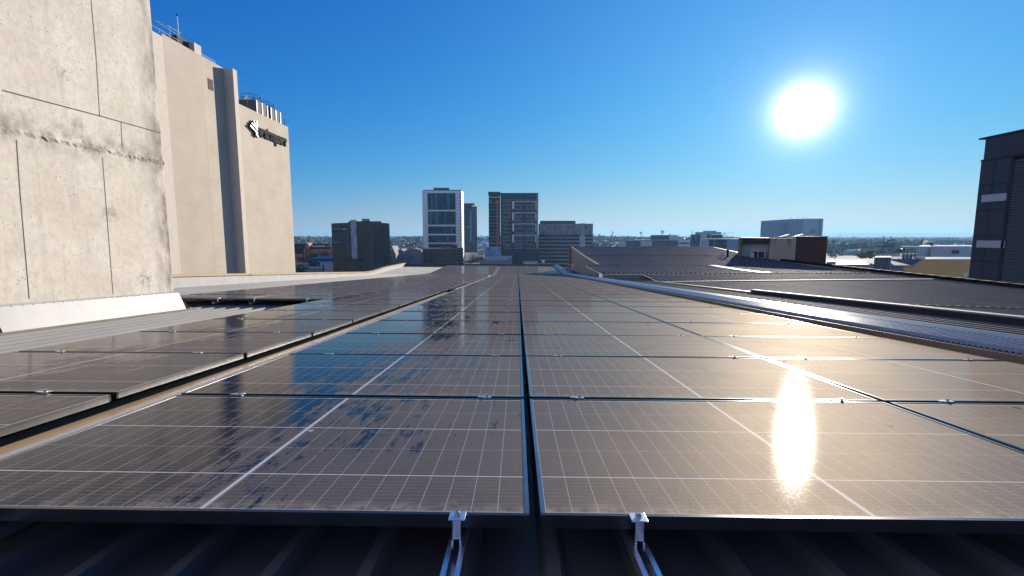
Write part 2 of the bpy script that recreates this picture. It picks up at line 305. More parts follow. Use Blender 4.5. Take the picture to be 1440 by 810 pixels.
# ------------------------------------------------------------------ mesh helpers
class MB:
    def __init__(s): s.v = []; s.f = []
    def add(s, vs, fs):
        o = len(s.v); s.v += [tuple(p) for p in vs]; s.f += [tuple(i+o for i in f) for f in fs]; return s
    def box(s, x0, x1, y0, y1, z0, z1):
        return s.add([(x0,y0,z0),(x1,y0,z0),(x1,y1,z0),(x0,y1,z0),(x0,y0,z1),(x1,y0,z1),(x1,y1,z1),(x0,y1,z1)],
                     [(0,3,2,1),(4,5,6,7),(0,1,5,4),(1,2,6,5),(2,3,7,6),(3,0,4,7)])
    def prism(s, foot, z0, z1):
        n = len(foot); z1s = z1 if isinstance(z1, (list, tuple)) else [z1]*n
        return s.add([(x, y, z0) for x, y in foot]+[(x, y, z) for (x, y), z in zip(foot, z1s)],
                     [tuple(range(n-1, -1, -1)), tuple(range(n, 2*n))]+[(i, (i+1) % n, n+(i+1) % n, n+i) for i in range(n)])
    def bar(s, a, b, r, n=6, r2=None):
        a, b = Vector(a), Vector(b); d = (b-a).normalized(); r2 = r if r2 is None else r2
        u = d.orthogonal().normalized(); w_ = d.cross(u)
        ring = lambda c, q: [c+(u*math.cos(2*math.pi*k/n)+w_*math.sin(2*math.pi*k/n))*q for k in range(n)]
        return s.add(ring(a, r)+ring(b, r2), [(i, (i+1) % n, n+(i+1) % n, n+i) for i in range(n)]+[tuple(range(n-1, -1, -1)), tuple(range(n, 2*n))])
    def sweep(s, sec, path):
        """closed cross-section sec (list of (dx, dz)) moved along path (x, y, z)"""
        n = len(sec); vs = []; fs = []
        for (x, y, z) in path: vs += [(x+dx, y, z+dz) for dx, dz in sec]
        for k in range(len(path)-1):
            for i in range(n):
                a = k*n+i; b = k*n+(i+1) % n; fs.append((a, b, b+n, a+n))
        fs += [tuple(range(n-1, -1, -1)), tuple(range((len(path)-1)*n, len(path)*n))]
        return s.add(vs, fs)
    def grid(s, P):
        """P[row][col] = point"""
        r, c = len(P), len(P[0])
        return s.add([p for row in P for p in row], [(i*c+j, i*c+j+1, (i+1)*c+j+1, (i+1)*c+j) for i in range(r-1) for j in range(c-1)])
    def build(s, name, m, parent=None, loc=None, bevel=0):
        me = bpy.data.meshes.new(name); me.from_pydata(s.v, [], s.f); me.update()
        o = bpy.data.objects.new(name, me); C.objects.link(o); me.materials.append(m)
        if parent is not None: o.parent = parent
        if loc is not None: o.location = loc
        if bevel:
            bv = o.modifiers.new('bevel', 'BEVEL'); bv.width = bevel; bv.segments = 2; bv.limit_method = 'ANGLE'
        return o
def tag(o, label=None, cat=None, group=None, kind=None):
    if label: o['label'] = label
    if cat: o['category'] = cat
    if group: o['group'] = group
    if kind: o['kind'] = kind
    return o
def thing(name, label, cat, loc=(0, 0, 0), group=None):
    o = bpy.data.objects.new(name, None); C.objects.link(o); o.location = loc; o.empty_display_size = .2
    bpy.context.view_layer.update() if False else None
    return tag(o, label, cat, group)
def children(o): return [c for c in KIDS.get(o.name, [])]
KIDS = {}
_b = MB.build
def build2(s, name, m, parent=None, loc=None, bevel=0):
    o = _b(s, name, m, parent, loc, bevel)
    if parent is not None: KIDS.setdefault(parent.name, []).append(o)
    return o
MB.build = build2
def copy_tree(o, parent=None):
    c = o.copy(); C.objects.link(c); c.parent = parent
    if parent is not None: KIDS.setdefault(parent.name, []).append(c)
    for ch in KIDS.get(o.name, []): copy_tree(ch, c)
    return c
def box(name, x0, x1, y0, y1, z0, z1, m, parent=None, bevel=0): return MB().box(x0, x1, y0, y1, z0, z1).build(name, m, parent, None, bevel)

GZ = -24.0
# ------------------------------------------------------------------ roof profile
YK = np.linspace(-2, 60, 1241)
def slope(y):
    if y < 3: return -.0745
    if y < 6: return -.0745+(y-3)/3*.0105
    if y < 36: return -.064
    if y < 40: return -.064+(y-36)/4*.066
    return .002
zz = [0.0]
for a in YK[:-1]: zz.append(zz[-1]+slope(a+.025)*.05)
zz = np.array(zz); zz += -.64-float(np.interp(0, YK, zz))
TILT = -.006
def P(y, x=0.0): return float(np.interp(y, YK, zz))+TILT*x          # top face of the panels
def D(y, x=0.0): return P(y, x)-.19                                  # roof sheet
YEND = 49.0

# ------------------------------------------------------------------ setting: ground, hills
def sm(t): t = max(0, min(1, t)); return t*t*(3-2*t)
def terr(x, y):
    left = 1-sm((x/max(y, 1)-.42)/.2)
    h = GZ+15.5*sm((y-650)/1100)*left
    if y > 600: h += (1.6*math.sin(x*.004+1)+1.3*math.sin(x*.011+y*.003))*sm((y-600)/900)*(.35+.65*left)
    return h
gy = [-400, -50, 0, 60, 150, 300, 450, 600, 700, 800, 900, 1000, 1150, 1300, 1500, 1800, 2200, 3000, 4500, 7000, 10000, 13000]
rows_ = []
for y in gy:
    wd = max(900, abs(y)*1.7)
    rows_.append([(x, y, terr(x, y)) for x in np.linspace(-wd, wd, 61)])
tag(MB().grid(rows_).build('ground', M['ground']), 'city ground running out to the horizon', None, kind='structure')
rd = MB(); rd.box(-120, 260, 255, 380, GZ+.004, GZ+.02)
tag(rd.build('car_park_ground', M['asphalt']), 'dark asphalt yard among the low sheds', None, kind='structure')
def ridge(name, pts, Y, depth, label):
    P1 = []
    for k, (f, s_) in enumerate(((-.5, 0), (-.3, .45), (-.12, .9), (0, 1), (.15, .9), (.5, 0))):
        row = []
        for (px, py) in pts:
            q = at_y(px, py, Y); row.append((q.x, Y+f*depth, GZ-2+(q.z-GZ+2)*s_))
        P1.append(row)
    tag(MB().grid(P1).build(name, M['hill']), label, None, kind='structure')
hp = [(x, 328.2-.9*math.sin((x-1100)/140)-.3*math.sin(x/37.)+max(0, (1210-x))*.022) for x in range(900, 1560, 12)]
ridge('distant_hills', hp, 11800, 1800, 'pale blue hill range on the horizon')

# ------------------------------------------------------------------ our own building: roof decks
bld = thing('low_roofed_building', 'wide low building under the solar panels with a dipping ribbed metal roof', 'building')
def ribbed(name, X0, X1, Ys, zf, pitch, rw, rh, m, parent, x1f=None, x0f=None):
    xs = []; x = X0
    while x < X1-1e-6:
        for dx, dz in ((0, 0), (pitch-rw, 0), (pitch-rw*.72, rh), (pitch-rw*.28, rh)):
            if x+dx <= X1: xs.append((x+dx, dz))
        x += pitch
    xs.append((X1, 0))
    return MB().grid([[(x, y, zf(y, x)+dz) for x, dz in xs] for y in Ys]).build(name, m, parent)
Ym = [-1.5]+[float(v) for v in np.arange(0, 49.01, 1.0)]
ribbed('roof_sheet', -3.785, 3.66, Ym, D, .245, .075, .05, M['roof_shaded'], bld)
ribbed('roof_sheet', -6.24, -3.786, Ym, D, .245, .075, .05, M['zinc'], bld)
ribbed('roof_sheet', -12, -6.242, [y for y in Ym if y >= 8.3], lambda y, x: D(y, x)+.001, .245, .075, .04, M['zinc'], bld)
# body of the building below the roof
MB().prism([(-12, 8.4), (-6.3, 8.4), (-6.3, -1.5), (18.6, -1.5), (18.6, 44.8), (5.2, 44.8), (5.2, 48.9), (-12, 48.9)], GZ, -3.6).build('wall', M['grey_wall'], bld)
# left parapet, rises where the roof levels out
def path(x, y0, y1, f, n=40): return [(x, y, f(y)) for y in np.linspace(y0, y1, n)]
def par(y): return P(y)+.20
def para_z(y):
    return float(D(y)+np.interp(y, [8, 16, 24, 37, 42, 49], [.53, .48, .42, .31, .44, .36]))
pw = MB()
for y0, y1 in zip(np.linspace(8.29, 49, 41)[:-1], np.linspace(8.29, 49, 41)[1:]):
    pw.add([(-12.0, y0, D(y0)-.3), (-12.0, y1, D(y1)-.3), (-12.0, y1, para_z(y1)), (-12.0, y0, para_z(y0)),
            (-12.2, y0, D(y0)-.3), (-12.2, y1, D(y1)-.3), (-12.2, y1, para_z(y1)), (-12.2, y0, para_z(y0))], [(0, 1, 2, 3), (7, 6, 5, 4), (3, 2, 6, 7)])
pw.build('parapet', M['flash_white'], bld)
MB().sweep([(-.28, 0), (.05, 0), (.05, .085), (-.28, .085)], path(-12.0, 8.29, 49.2, lambda y: para_z(y)+.002)).build('parapet_cap', M['tan'], bld)
for yy in (14.0, 20.5, 27, 33):
    MB().box(-12.31, -11.93, yy, yy+.06, para_z(yy)-.01, para_z(yy)+.06).build('cap_joint', M['tan'], bld)
MB().sweep([(-.02, -.02), (.12, -.02), (.12, .02), (-.02, .02)], path(-11.98, 8.1, 48.9, lambda y: D(y)+.07)).build('base_flashing', M['trim_brown'], bld)
# far end cap
box('end_parapet', -12.2, 5.2, 49.0, 49.25, D(49)-.6, P(49)+.03, M['trim_brown'], bld)
box('end_cap', -12.3, 5.25, 48.95, 49.35, P(49)+.032, P(49)+.13, M['slate'], bld)
# channel between the two arrays
MB().sweep([(-.015, -.12), (.05, -.12), (.05, -.012), (-.015, -.012)], path(-1.80, .9, 48.8, P)).build('white_rail', M['flash_white'], bld)
MB().sweep([(-.14, 0), (.085, 0), (.085, .012), (-.14, .012)], path(-1.90, .9, 48.8, lambda y: P(y)-.072)).build('tan_flashing', M['tan'], bld)
# crimped curved ridge strip beside the right-hand array
cr = []
ys = [y0+d for y0 in np.arange(1.5, 49.0, .048) for d in (0, .008, .022, .030)]
for k, y in enumerate(ys):
    up_ = (0, .020, .022, 0)[k % 4]
    f = lambda dx, dz: (3.72+dx, float(y), P(y, 3.7)+.055+dz)
    cr.append([f(0, up_-.02), f(.06, .0+up_), f(.30, .035+up_), f(.315, .01), f(.33, .035+up_), f(.58, .035+up_), f(.64, up_-.03), f(.66, -.09)])
MB().grid(cr).build('crimped_ridge_sheet', M['crimp'], bld)
MB().sweep([(-.012, -.10), (.03, -.10), (.03, .04), (-.012, .04)], path(3.70, 1.4, 48.9, lambda y: P(y, 3.7))).build('ridge_edge_trim', M['trim_brown'], bld)
# roof B: dark ribbed roof between strip and gutter
def B(y, x): return P(y, 4)-.05-.012*(x-4.35)
ribbed('roof_sheet_dark', 4.36, 6.24, [float(v) for v in np.arange(-1.5, 24.1, 1.0)], B, .19, .06, .045, M['zinc_dark'], bld)
MB().sweep([(-.07, -.1), (.07, -.1), (.07, .13), (-.07, .13)], path(6.32, -1, 12.4, lambda y: B(y, 6.2))).build('box_gutter_upstand', M['slate'], bld)
MB().sweep([(-.09, .132), (.09, .132), (.09, .155), (-.09, .155)], path(6.32, -1, 12.4, lambda y: B(y, 6.2))).build('upstand_capping', M['zinc'], bld)
MB().sweep([(-.05, -.1), (.07, -.1), (.07, .09), (-.05, .09)], path(6.34, 12.42, 23.9, lambda y: B(y, 6.2))).build('upstand_capping', M['tan'], bld)
# roof C: broad dark roof sloping away to the right edge
XE = 18.8
def edge_z(y): return float(np.interp(y, [-1.5, 8, 17.2, 20.7, 26, 33, 36, 39, 45], [-2.02, -2.01, -1.99, -1.96, -1.92, -1.82, -1.66, -1.48, -1.09]))
def Cz(y, x):
    t = ((x-6.4)/(XE-6.4)); t = max(0, t)
    return (B(y, 6.4)-.02)*(1-t**.62)+edge_z(y)*t**.62
ribbed('roof_sheet_dark', 6.40, XE, [float(v) for v in np.arange(-1.5, 20.61, 1.3)], Cz, .25, .07, .04, M['zinc_dark'], bld)
def lapstrip(name, y, x0, zf, m, pitch=.25, duty=.6, h=.075, dy=.1, lo=.012):
    """one folded strip across the ribs of a roof sheet, raised over each rib"""
    ps = []; x = x0
    while x < XE-.3:
        ps += [(x, lo), (x+.01, h), (x+pitch*duty-.01, h), (x+pitch*duty, lo)]; x += pitch
    MB().grid([[(x_, y, zf(y, x_)-.03) for x_, d in ps], [(x_, y, zf(y, x_)+d) for x_, d in ps], [(x_, y+dy, zf(y, x_)+d) for x_, d in ps]]).build(name, m, bld)
lapstrip('sheet_lap', 11.5, 9.4, Cz, M['black'], h=.06, lo=.03)
MB().sweep([(0, 0), (0, 0)], [(0, 0, 0), (0, 0, 0)]) if False else None
rl = MB(); xs = np.linspace(6.5, XE-.2, 20)
for a, b in zip(xs[:-1], xs[1:]):
    za, zb = Cz(20.6, a)+.05, Cz(20.6, b)+.05
    rl.add([(a, 20.55, za-.06), (b, 20.55, zb-.06), (b, 20.55, zb+.03), (a, 20.55, za+.03), (a, 20.75, za-.06), (b, 20.75, zb-.06), (b, 20.75, zb+.03), (a, 20.75, za+.03)],
           [(0, 1, 2, 3), (3, 2, 6, 7), (7, 6, 5, 4)])
rl.build('transverse_flashing', M['zinc'], bld)
def Hz(y, x=0):
    h = float(np.interp(y, [20.6, 22.5, 26, 30, 33, 37, 41, 45], [-1.95, -1.96, -1.98, -1.92, -1.79, -1.60, -1.36, -1.10]))
    if y < 24: h += (Cz(20.6, max(6.4, x))-h)*max(0, min(1, (24-y)/3.4))*.8
    e = edge_z(y); t = max(0, min(1, (x-14)/4.8)); return h*(1-t)+min(h, e)*t
ribbed('roof_sheet_dark', 6.4, XE, [20.8, 22.5, 24, 26, 28, 30], Hz, .25, .07, .045, M['zinc_dark'], bld)
ribbed('roof_sheet_dark', 4.36, 6.4, [24.05, 26, 28, 30], Hz, .25, .07, .045, M['zinc_dark'], bld)
ribbed('roof_sheet_dark', 5.25, XE, [30, 31.5, 33, 35, 37, 39, 41, 43, 45], lambda y, x: Hz(y, x)+.002, .25, .07, .045, M['zinc_dark'], bld)
for yy, x0 in ((24.2, 4.45), (30.0, 4.6), (37.0, 5.3)):
    lapstrip('sheet_lap', yy, x0, Hz, M['black']); lapstrip('sheet_end', yy-.11, x0+.16, Hz, M['zinc'], duty=.28, h=.07)
l3 = MB(); l3.box(4.4, 12.8, 23.75, 24.0, B(24, 5)-.1, Hz(24.1, 6)+.015); l3.build('front_gutter', M['zinc'], bld)
# right-hand edge with black ridged capping
MB().sweep([(-.09, -.08), (.16, -.08), (.16, .05), (-.09, .05)], path(XE, -1.5, 45.1, edge_z, 60)).build('edge_trim', M['tan'], bld)
cp = MB()
for y in np.arange(8, 33.2, .62):
    z = edge_z(y)+.052; cp.box(XE-.06, XE+.22, y, y+.46, z, z+.15)
cp.build('ridge_capping', M['black'], bld)
box('ridge_cap', 5.2, XE+.15, 44.9, 45.2, Hz(45, 6)-.05, Hz(45, 6)+.08, M['trim_brown'], bld)
# triangular end wall between low deck and raised roof
tri = MB(); ysn = np.linspace(30, 45, 12); top = [(5.2, y, Hz(y)+.02) for y in ysn]; bot = [(5.2, y, D(y)-.35) for y in ysn]
tri.grid([bot, top]); tri.grid([[(x+.12, y, z) for x, y, z in top], top]); tri.box(5.2, 5.25, 29.8, 30, D(30)-.4, Hz(30)); tri.build('triangular_end_wall', M['olive'], bld)
MB().sweep([(-.06, 0), (.10, 0), (.10, .05), (-.06, .05)], [(5.2, y, Hz(y)+.05) for y in ysn]).build('end_wall_trim', M['tan'], bld)
box('corner_post', 5.0, 5.2, 44.8, 45.05, D(45)-.5, Hz(45)+.08, M['trim_brown'], bld)
# low deck between strip and the raised roof
ribbed('roof_sheet', 4.36, 5.2, [30, 34, 38, 42, 46, 49], lambda y, x: P(y, 4)-.07, .2, .06, .04, M['zinc_dark'], bld)
# curved white valley flashing
vf = MB(); vp = [(12.15, 29.6), (12.25, 28), (12.4, 26.4), (12.6, 25), (12.8, 24.2)]
vf.grid([[(x-.0, y, Hz(y, x)+.085), (x+.5, y+.1, Hz(y, x)+.085)] for x, y in vp]); vf.build('valley_flashing', M['flash_white'], bld)
vf = MB(); vf.grid([[(x, y, Hz(y, x)+.02), (x, y, Hz(y, x)+.085)] for x, y in vp]); vf.build('valley_flashing', M['flash_white'], bld)

t = thing('roof_vent', 'twin stub vent pipes on the raised dark roof', 'vent', (15.9, 36.2, Hz(36.2, 15.9)))
MB().bar((0, 0, 0), (0, 0, .42), .09, 8).build('pipe', M['pale_wall'], t); MB().bar((.42, 0, 0), (.42, 0, .62), .09, 8).build('pipe', M['black'], t)
t = thing('fire_extinguisher_post', 'small red safety bollard by the triangular end wall', 'bollard', (4.95, 43.5, D(43.5)+.05))
MB().bar((0, 0, 0), (0, 0, .78), .12, 10).build('post', M['red'], t); MB().bar((0, 0, .781), (0, 0, .95), .12, 10, .05).build('cap', M['red'], t); MB().bar((0, 0, .55), (0, 0, .62), .125, 10).build('band', M['white_paint'], t)
t = thing('folding_ladder', 'white ladder leaning on the triangular end wall', 'ladder', (4.75, 40.5, D(41)+.1))
for s in (-.14, .14): MB().bar((-.2+s, 0, 0), (.2+s*.4, 0, .85), .03, 5).build('rail', M['white_paint'], t)
for k in range(3): MB().bar((-.28+.1*k, 0, .2+.22*k), (.02+.08*k, 0, .2+.22*k), .02, 5).build('rung', M['white_paint'], t)

# ------------------------------------------------------------------ plant room on the right of the roof
pr = thing('rooftop_plant_room', 'boxy plant room with pale recess, rust-streaked cream cladding and brown brick', 'building')
YB = 36.0; TH = R(27)
xa = at_y(1039, 350, YB).x
pr.location = (xa, YB, 0); pr.rotation_euler = (0, 0, -TH)
def S(px):
    """distance along the plant room's front for a column of the view"""
    v = ray(px, 345); k = v.x/v.y; return (k*YB-xa)/(math.cos(TH)+k*math.sin(TH))
s1, s2, s3 = S(1082), S(1119), S(1163)
zt = -.10; zb = -9
box('brick_block', s2, s3, 0, 6, GZ, zt+.02, M['brick_brown'], pr)
box('brick_block_cap', s2-.03, s3+.05, -.05, 6.1, zt+.021, zt+.09, M['trim_brown'], pr)
cl = MB(); n = 14
for k in range(n):
    x0 = s1+(s2-s1)*k/n; x1 = s1+(s2-s1)*(k+1)/n; m_ = (x1-x0)*.8
    cl.add([(x0, -.10, zb), (x0+m_, -.10, zb), (x0+m_, -.10, zt-.06), (x0, -.10, zt-.06), (x1, -.13, zb), (x1, -.13, zt-.06)], [(0, 1, 2, 3), (1, 4, 5, 2)])
cl.box(s1, s2-.002, -.09, 5.9, zb, zt-.061); cl.build('cream_cladding', M['rusty'], pr)
box('cladding_cap', s1-.02, s2-.01, -.16, .1, zt-.055, zt+.04, M['tan'], pr)
box('recess_wall', .2, s1-.02, .8, 1.0, -3.4, zt-.42, M['pale_wall'], pr)
box('recess_roof', 0, s1-.02, .1, 5.8, zt-.10, zt-.02, M['trim_brown'], pr)
box('fascia', .1, s1-.03, .3, .85, zt-.46, zt-.38, M['slate'], pr)
box('fascia', .12, s1-.04, .86, 1.05, zt-.379, zt-.105, M['grey_wall'], pr)
box('side_post', -.05, .17, -.05, 1.3, -3.4, zt-.101, M['trim_brown'], pr)
box('rear_block', 0, s1-.02, 1.5, 5.7, -4, zt-.11, M['pale_wall'], pr)
for px0, px1 in ((1098, 1112), (1118, 1132)):
    a, b = S(px0), S(px1); MB().add([(a, 2, zt+.0), (b, 2, zt+.18), (b, 4, zt+.18), (a, 4, zt+.0), (a, 2, zt+.05), (b, 2, zt+.25), (b, 4, zt+.25), (a, 4, zt+.05)],
        [(0, 1, 5, 4), (4, 5, 6, 7), (1, 2, 6, 5), (3, 0, 4, 7)]).build('skillion_cover', M['trim_brown'], pr)
def front(px, d):
    s_ = S(px); return xa+s_*math.cos(TH)+d*math.sin(TH), YB-s_*math.sin(TH)+d*math.cos(TH)
ac = thing('air_conditioner', 'grey air conditioning unit with two dark grilles against the pale recess', 'air conditioner', (*front(1067, .45), Hz(35.5, 18.2)))
ac.rotation_euler = (0, 0, -TH)
box('housing', -.5, .5, -.2, .2, 0, .56, M['pale_wall'], ac, .02)
for s in (-.42, .02): box('grille', s, s+.38, -.215, -.201, .06, .5, M['slate'], ac)
dp = thing('downpipe_box', 'pale upright service box beside the air conditioner', 'service box', (*front(1058.5, .3), Hz(35.5, 17.8)))
dp.rotation_euler = (0, 0, -TH)
box('cabinet', -.12, .12, -.12, .12, 0, .42, M['white_paint'], dp); box('cabinet_door', -.1, .1, -.13, -.121, .04, .38, M['pale_wall'], dp)

# ------------------------------------------------------------------ concrete tower at the left
ct = thing('concrete_tower', 'tall stained raw concrete tower rising beside the panels', 'tower')
WX = -6.25
box('concrete_wall', -9.5, WX, 5.22, 8.28, GZ, 9.5, M['concrete'], ct, .03)
box('neighbour_wall', -9.5, WX-.22, -1.5, 5.15, GZ, 9.5, M['concrete'], ct)
jt = MB()
def wj(px, py): p_ = at_x(px, py, WX); return p_.y, p_.z
def line(pts, wd):
    for (a, b) in zip(pts[:-1], pts[1:]):
        (y0, z0), (y1, z1) = wj(*a), wj(*b)
        dy, dz = y1-y0, z1-z0; L = math.hypot(dy, dz); ny, nz_ = -dz/L*wd, dy/L*wd
        x = WX+.0015
        jt.add([(x, y0-ny, z0-nz_), (x, y1-ny, z1-nz_), (x, y1+ny, z1+nz_), (x, y0+ny, z0+nz_)], [(0, 1, 2, 3)])
line([(3, 127), (140, 163), (226, 187)], .008)
line([(128, 0), (135, 80), (140, 163)], .006)
line([(23, 197), (28, 270), (41, 420)], .006)
line([(144, 222), (150, 300), (159, 414)], .006)
line([(170, 172), (172, 208)], .006)
jt.build('shutter_joint', M['joint'], ct)
# rough pour joint ledge
pj = MB(); yy = np.linspace(5.22, 8.28, 60); zj = lambda y: wj(0, 182)[1]+(wj(226, 229)[1]-wj(0, 182)[1])*(y-wj(0, 182)[0])/(wj(226, 229)[0]-wj(0, 182)[0])
pj.grid([[(WX+.001, y, zj(y)+.045+random.uniform(-.012, .012)) for y in yy], [(WX+.02+random.uniform(-.012, .012), y, zj(y)+.015+random.uniform(-.012, .012)) for y in yy], [(WX+.001, y, zj(y)-.03+random.uniform(-.012, .01)) for y in yy]])
pj.build('pour_joint', M['concrete'], ct)
def fl(y0, y1, x0, name):
    ys_ = np.linspace(y0, y1, 8)
    m_ = MB(); m_.grid([[(x0+.012, y, D(y)+.40) for y in ys_], [(x0+.05, y, D(y)+.38) for y in ys_], [(x0+.17, y, D(y)+.06) for y in ys_]])
    m_.add([(x0+.012, y1, D(y1)+.40), (x0+.17, y1+.1, D(y1)+.06), (x0+.012, y1+.1, D(y1)+.06)], [(0, 1, 2)])
    m_.build(name, M['flash_white'], ct)
fl(5.30, 8.32, WX, 'base_flashing'); fl(0, 5.22, WX-.08, 'base_flashing')
sc = MB()
for k in range(22): y = 5.4+k*.13; sc.bar((WX+.05, y, D(y)+.375), (WX+.058, y, D(y)+.378), .006, 6)
sc.build('flashing_screws', M['steel'], ct)
MB().sweep([(-.05, -.02), (.06, -.02), (.06, .012), (-.05, .012)], path(WX+.23, 0, 8.45, lambda y: D(y)+.07)).build('base_trim', M['trim_brown'], ct)

# ------------------------------------------------------------------ solar panels
PW, PD, FT = 1.754, 1.104, .035
def solar_panel():
    root = thing('solar_panel', '', 'solar panel')
    lp = .012
    for a_, b_ in ((0, lp), (PD-lp, PD)): box('frame_end', 0, PW, a_, b_, -FT, 0, M['frame'], root)
    for a_, b_ in ((0, lp), (PW-lp, PW)): box('frame_side', a_, b_, lp, PD-lp, -FT, 0, M['frame_side'], root)
    g = MB(); g.box(lp-.0005, PW-lp+.0005, lp-.0005, PD-lp+.0005, -.008, -.0022); g.build('glass', M['pv'], root)
    return root
def clamp_mid(root, x):
    m_ = MB(); m_.box(x-.022, x+.022, -.030, .0, .0015, .0045); m_.box(x-.012, x+.012, -.026, -.004, -.04, .0015)
    m_.add([(x-.045, -.024, .0015), (x-.022, -.024, .0015), (x-.022, -.006, .0015), (x-.045, -.006, .0015), (x-.045, -.024, .0045), (x-.022, -.024, .0045), (x-.022, -.006, .0045), (x-.045, -.006, .0045)],
           [(4, 5, 6, 7), (0, 1, 5, 4), (3, 0, 4, 7)])
    c_ = m_.build('clamp', M['alu'], root, None, 0)
    b_ = MB().bar((x, -.015, .0046), (x, -.015, .014), .0075, 6).build('bolt', M['steel'], c_)
def clamp_end(root, x):
    m_ = MB(); m_.box(x-.021, x+.021, -.034, .008, .0012, .0052)
    m_.box(x-.011, x+.011, -.030, -.025, -.045, .0012); m_.box(x-.011, x+.011, -.030, -.010, -.050, -.045)
    m_.box(x-.013, x-.007, -.036, -.026, -.072, -.0501); m_.box(x+.007, x+.013, -.036, -.026, -.072, -.0501)
    c_ = m_.build('clamp', M['alu'], root, None, .0012)
    b_ = MB().bar((x, -.014, .0053), (x, -.014, .013), .0085, 6); b_.bar((x, -.014, .0131), (x, -.014, .016), .0055, 10); b_.build('bolt', M['steel'], c_)
ORD = ['front', 'second', 'third', 'fourth', 'fifth', 'sixth', 'seventh', 'eighth', 'ninth', 'tenth', 'eleventh', 'twelfth', 'thirteenth', 'fourteenth', 'fifteenth', 'sixteenth', 'seventeenth', 'eighteenth', 'nineteenth', 'twentieth']
TENS = {2: 'twenty', 3: 'thirty', 4: 'forty'}
def nth(i):
    if i < 20: return ORD[i]
    n_ = i+1; te, un = divmod(n_, 10)
    if un == 0: return {2: 'twentieth', 3: 'thirtieth', 4: 'fortieth'}[te]
    return TENS[te]+'-'+['', 'first', 'second', 'third', 'fourth', 'fifth', 'sixth', 'seventh', 'eighth', 'ninth'][un]
ROW = 1.135; Y0 = 1.136
cols = [  # x of left edge, first row, clamp offsets, words
    (-1.722, 0, (.31, 1.567), 'column left of the central gap'),
    (.062, 0, (.25, 1.56), 'column right of the central gap'),
    (1.846, 0, (.30, 1.50), 'rightmost column'),
    (-2.055-PW, 0, (.35, 1.40), 'column left of the tan channel'),
    (-2.055-2*PW-.025, 7, (.35, 1.40), 'second column left of the channel'),
    (-2.055-3*PW-.05, 7, (.35, 1.40), 'leftmost column'),
]
proto_mid = solar_panel(); clamp_mid(proto_mid, .40); clamp_mid(proto_mid, 1.565)
first = None
protos = {}
for ci, (x0, r0, offs, words) in enumerate(cols):
    for r in range(r0, 42):
        key = (ci, r == r0, r < 11)
        if key not in protos:
            if not protos and False: pass
            root = solar_panel() if protos or True else proto_mid
            for o_ in offs: (clamp_end if r == r0 else clamp_mid)(root, o_)
            if r >= 11:                                  # too small to show bolts
                for c_ in list(KIDS[root.name]):
                    for b_ in KIDS.pop(c_.name, []): bpy.data.objects.remove(b_)
            protos[key] = root; p_ = root
        else: p_ = copy_tree(protos[key])
        y = Y0+r*ROW; z = P(y, x0); a = math.atan((P(y+PD, x0)-z)/PD)
        p_.location = (x0, y, z); p_.rotation_euler = (a+random.gauss(0, .0012), -math.atan(TILT)+random.gauss(0, .0009), 0)
        look = 'dusty' if x0 > 0 else 'smudged'
        p_['label'] = f'{look} solar panel, {nth(r)} row away, {words}'
        p_['group'] = 'solar panels laid in rows on the roof'
for c_ in KIDS.pop(proto_mid.name):
    for b_ in KIDS.pop(c_.name, []): bpy.data.objects.remove(b_)
    bpy.data.objects.remove(c_)
bpy.data.objects.remove(proto_mid)
# mounting rails under every column
RW = [('left', 'first'), ('right', 'second')]
for ci, (x0, r0, offs, words) in enumerate(cols):
    ys0 = Y0+r0*ROW-(.55 if r0 == 0 else .18)
    for k, o_ in enumerate(offs):
        x = x0+o_
        m_ = MB(); pth = path(x, ys0, 48.3, lambda y: P(y, x)-FT-.005, 44)
        for s in (-1, 1): m_.sweep([(s*.018, -.055), (s*.022, -.055), (s*.022, -.028), (s*.018, -.028)], pth); m_.sweep([(s*.010, -.0275), (s*.0225, -.0275), (s*.0225, -.0215), (s*.010, -.0215)], pth)
        m_.sweep([(-.0178, -.055), (.0178, -.055), (.0178, -.051), (-.0178, -.051)], pth)
        o = m_.build('mounting_rail', M['alu'])
        tag(o, f'slotted aluminium rail under the {["left", "right"][k]} clamps of the {words}', 'rail', 'mounting rails under the panels')
jb = thing('junction_box', 'small black junction box in the tan channel between the arrays', 'junction box', (-1.89, 13.2, P(13.2)-.08))
box('casing', -.1, .1, -.2, .2, 0, .10, M['black'], jb, .01); MB().bar((0, -.2, .04), (0, -.6, .02), .02, 6).build('cable_gland', M['black'], jb)

# ------------------------------------------------------------------ beige windowless office building
bo = thing('beige_office_block', 'huge beige windowless office block with a dark lettered sign', 'building')
BX = -35.0
fx = lambda px, py, X=BX: at_x(px, py, X)
yA = 26.0; z_hi = fx(309, 93).z; yfin = fx(313.5, 95).y
def seg(name, y0, y1, x, z1, m): return box(name, -62, x, y0, y1, GZ, z1, m, bo)
yb1, yb2 = fx(240, 200).y, fx(291, 200).y
seg('wall', yA, yb1-.002, BX, z_hi-.3, M['beige_c'])
seg('wall', yb1, yb2-.002, BX-.004, z_hi-.01, M['beige_b'])
seg('wall', yb2, yfin, BX, z_hi, M['beige_a'])
fin_x = BX+1.15; yf2 = yfin+.8
box('fin', BX-1.5, fin_x, yfin+.002, yf2, GZ, z_hi-.05, M['beige_c'], bo)
z_lo = fx(372, 163).z; yend = fx(405, 178).y
seg('wall', yf2+.002, yend, BX, z_lo, M['beige_a'])
MB().box(-62, BX-.5, yfin-.5, yf2+.2, GZ, z_hi-.4).build('rear_wall', M['beige_c'], bo)
b1, b2 = fx(258, 66), fx(281, 82)
box('lift_overrun', BX-6, BX-.6, b1.y, b2.y-.8, z_hi-.3, z_hi+1.05, M['slate'], bo)
box('lift_overrun_front', BX-6, BX-.02, b2.y-.75, b2.y+.35, z_hi-.3, z_hi+1.0, M['beige_c'], bo)
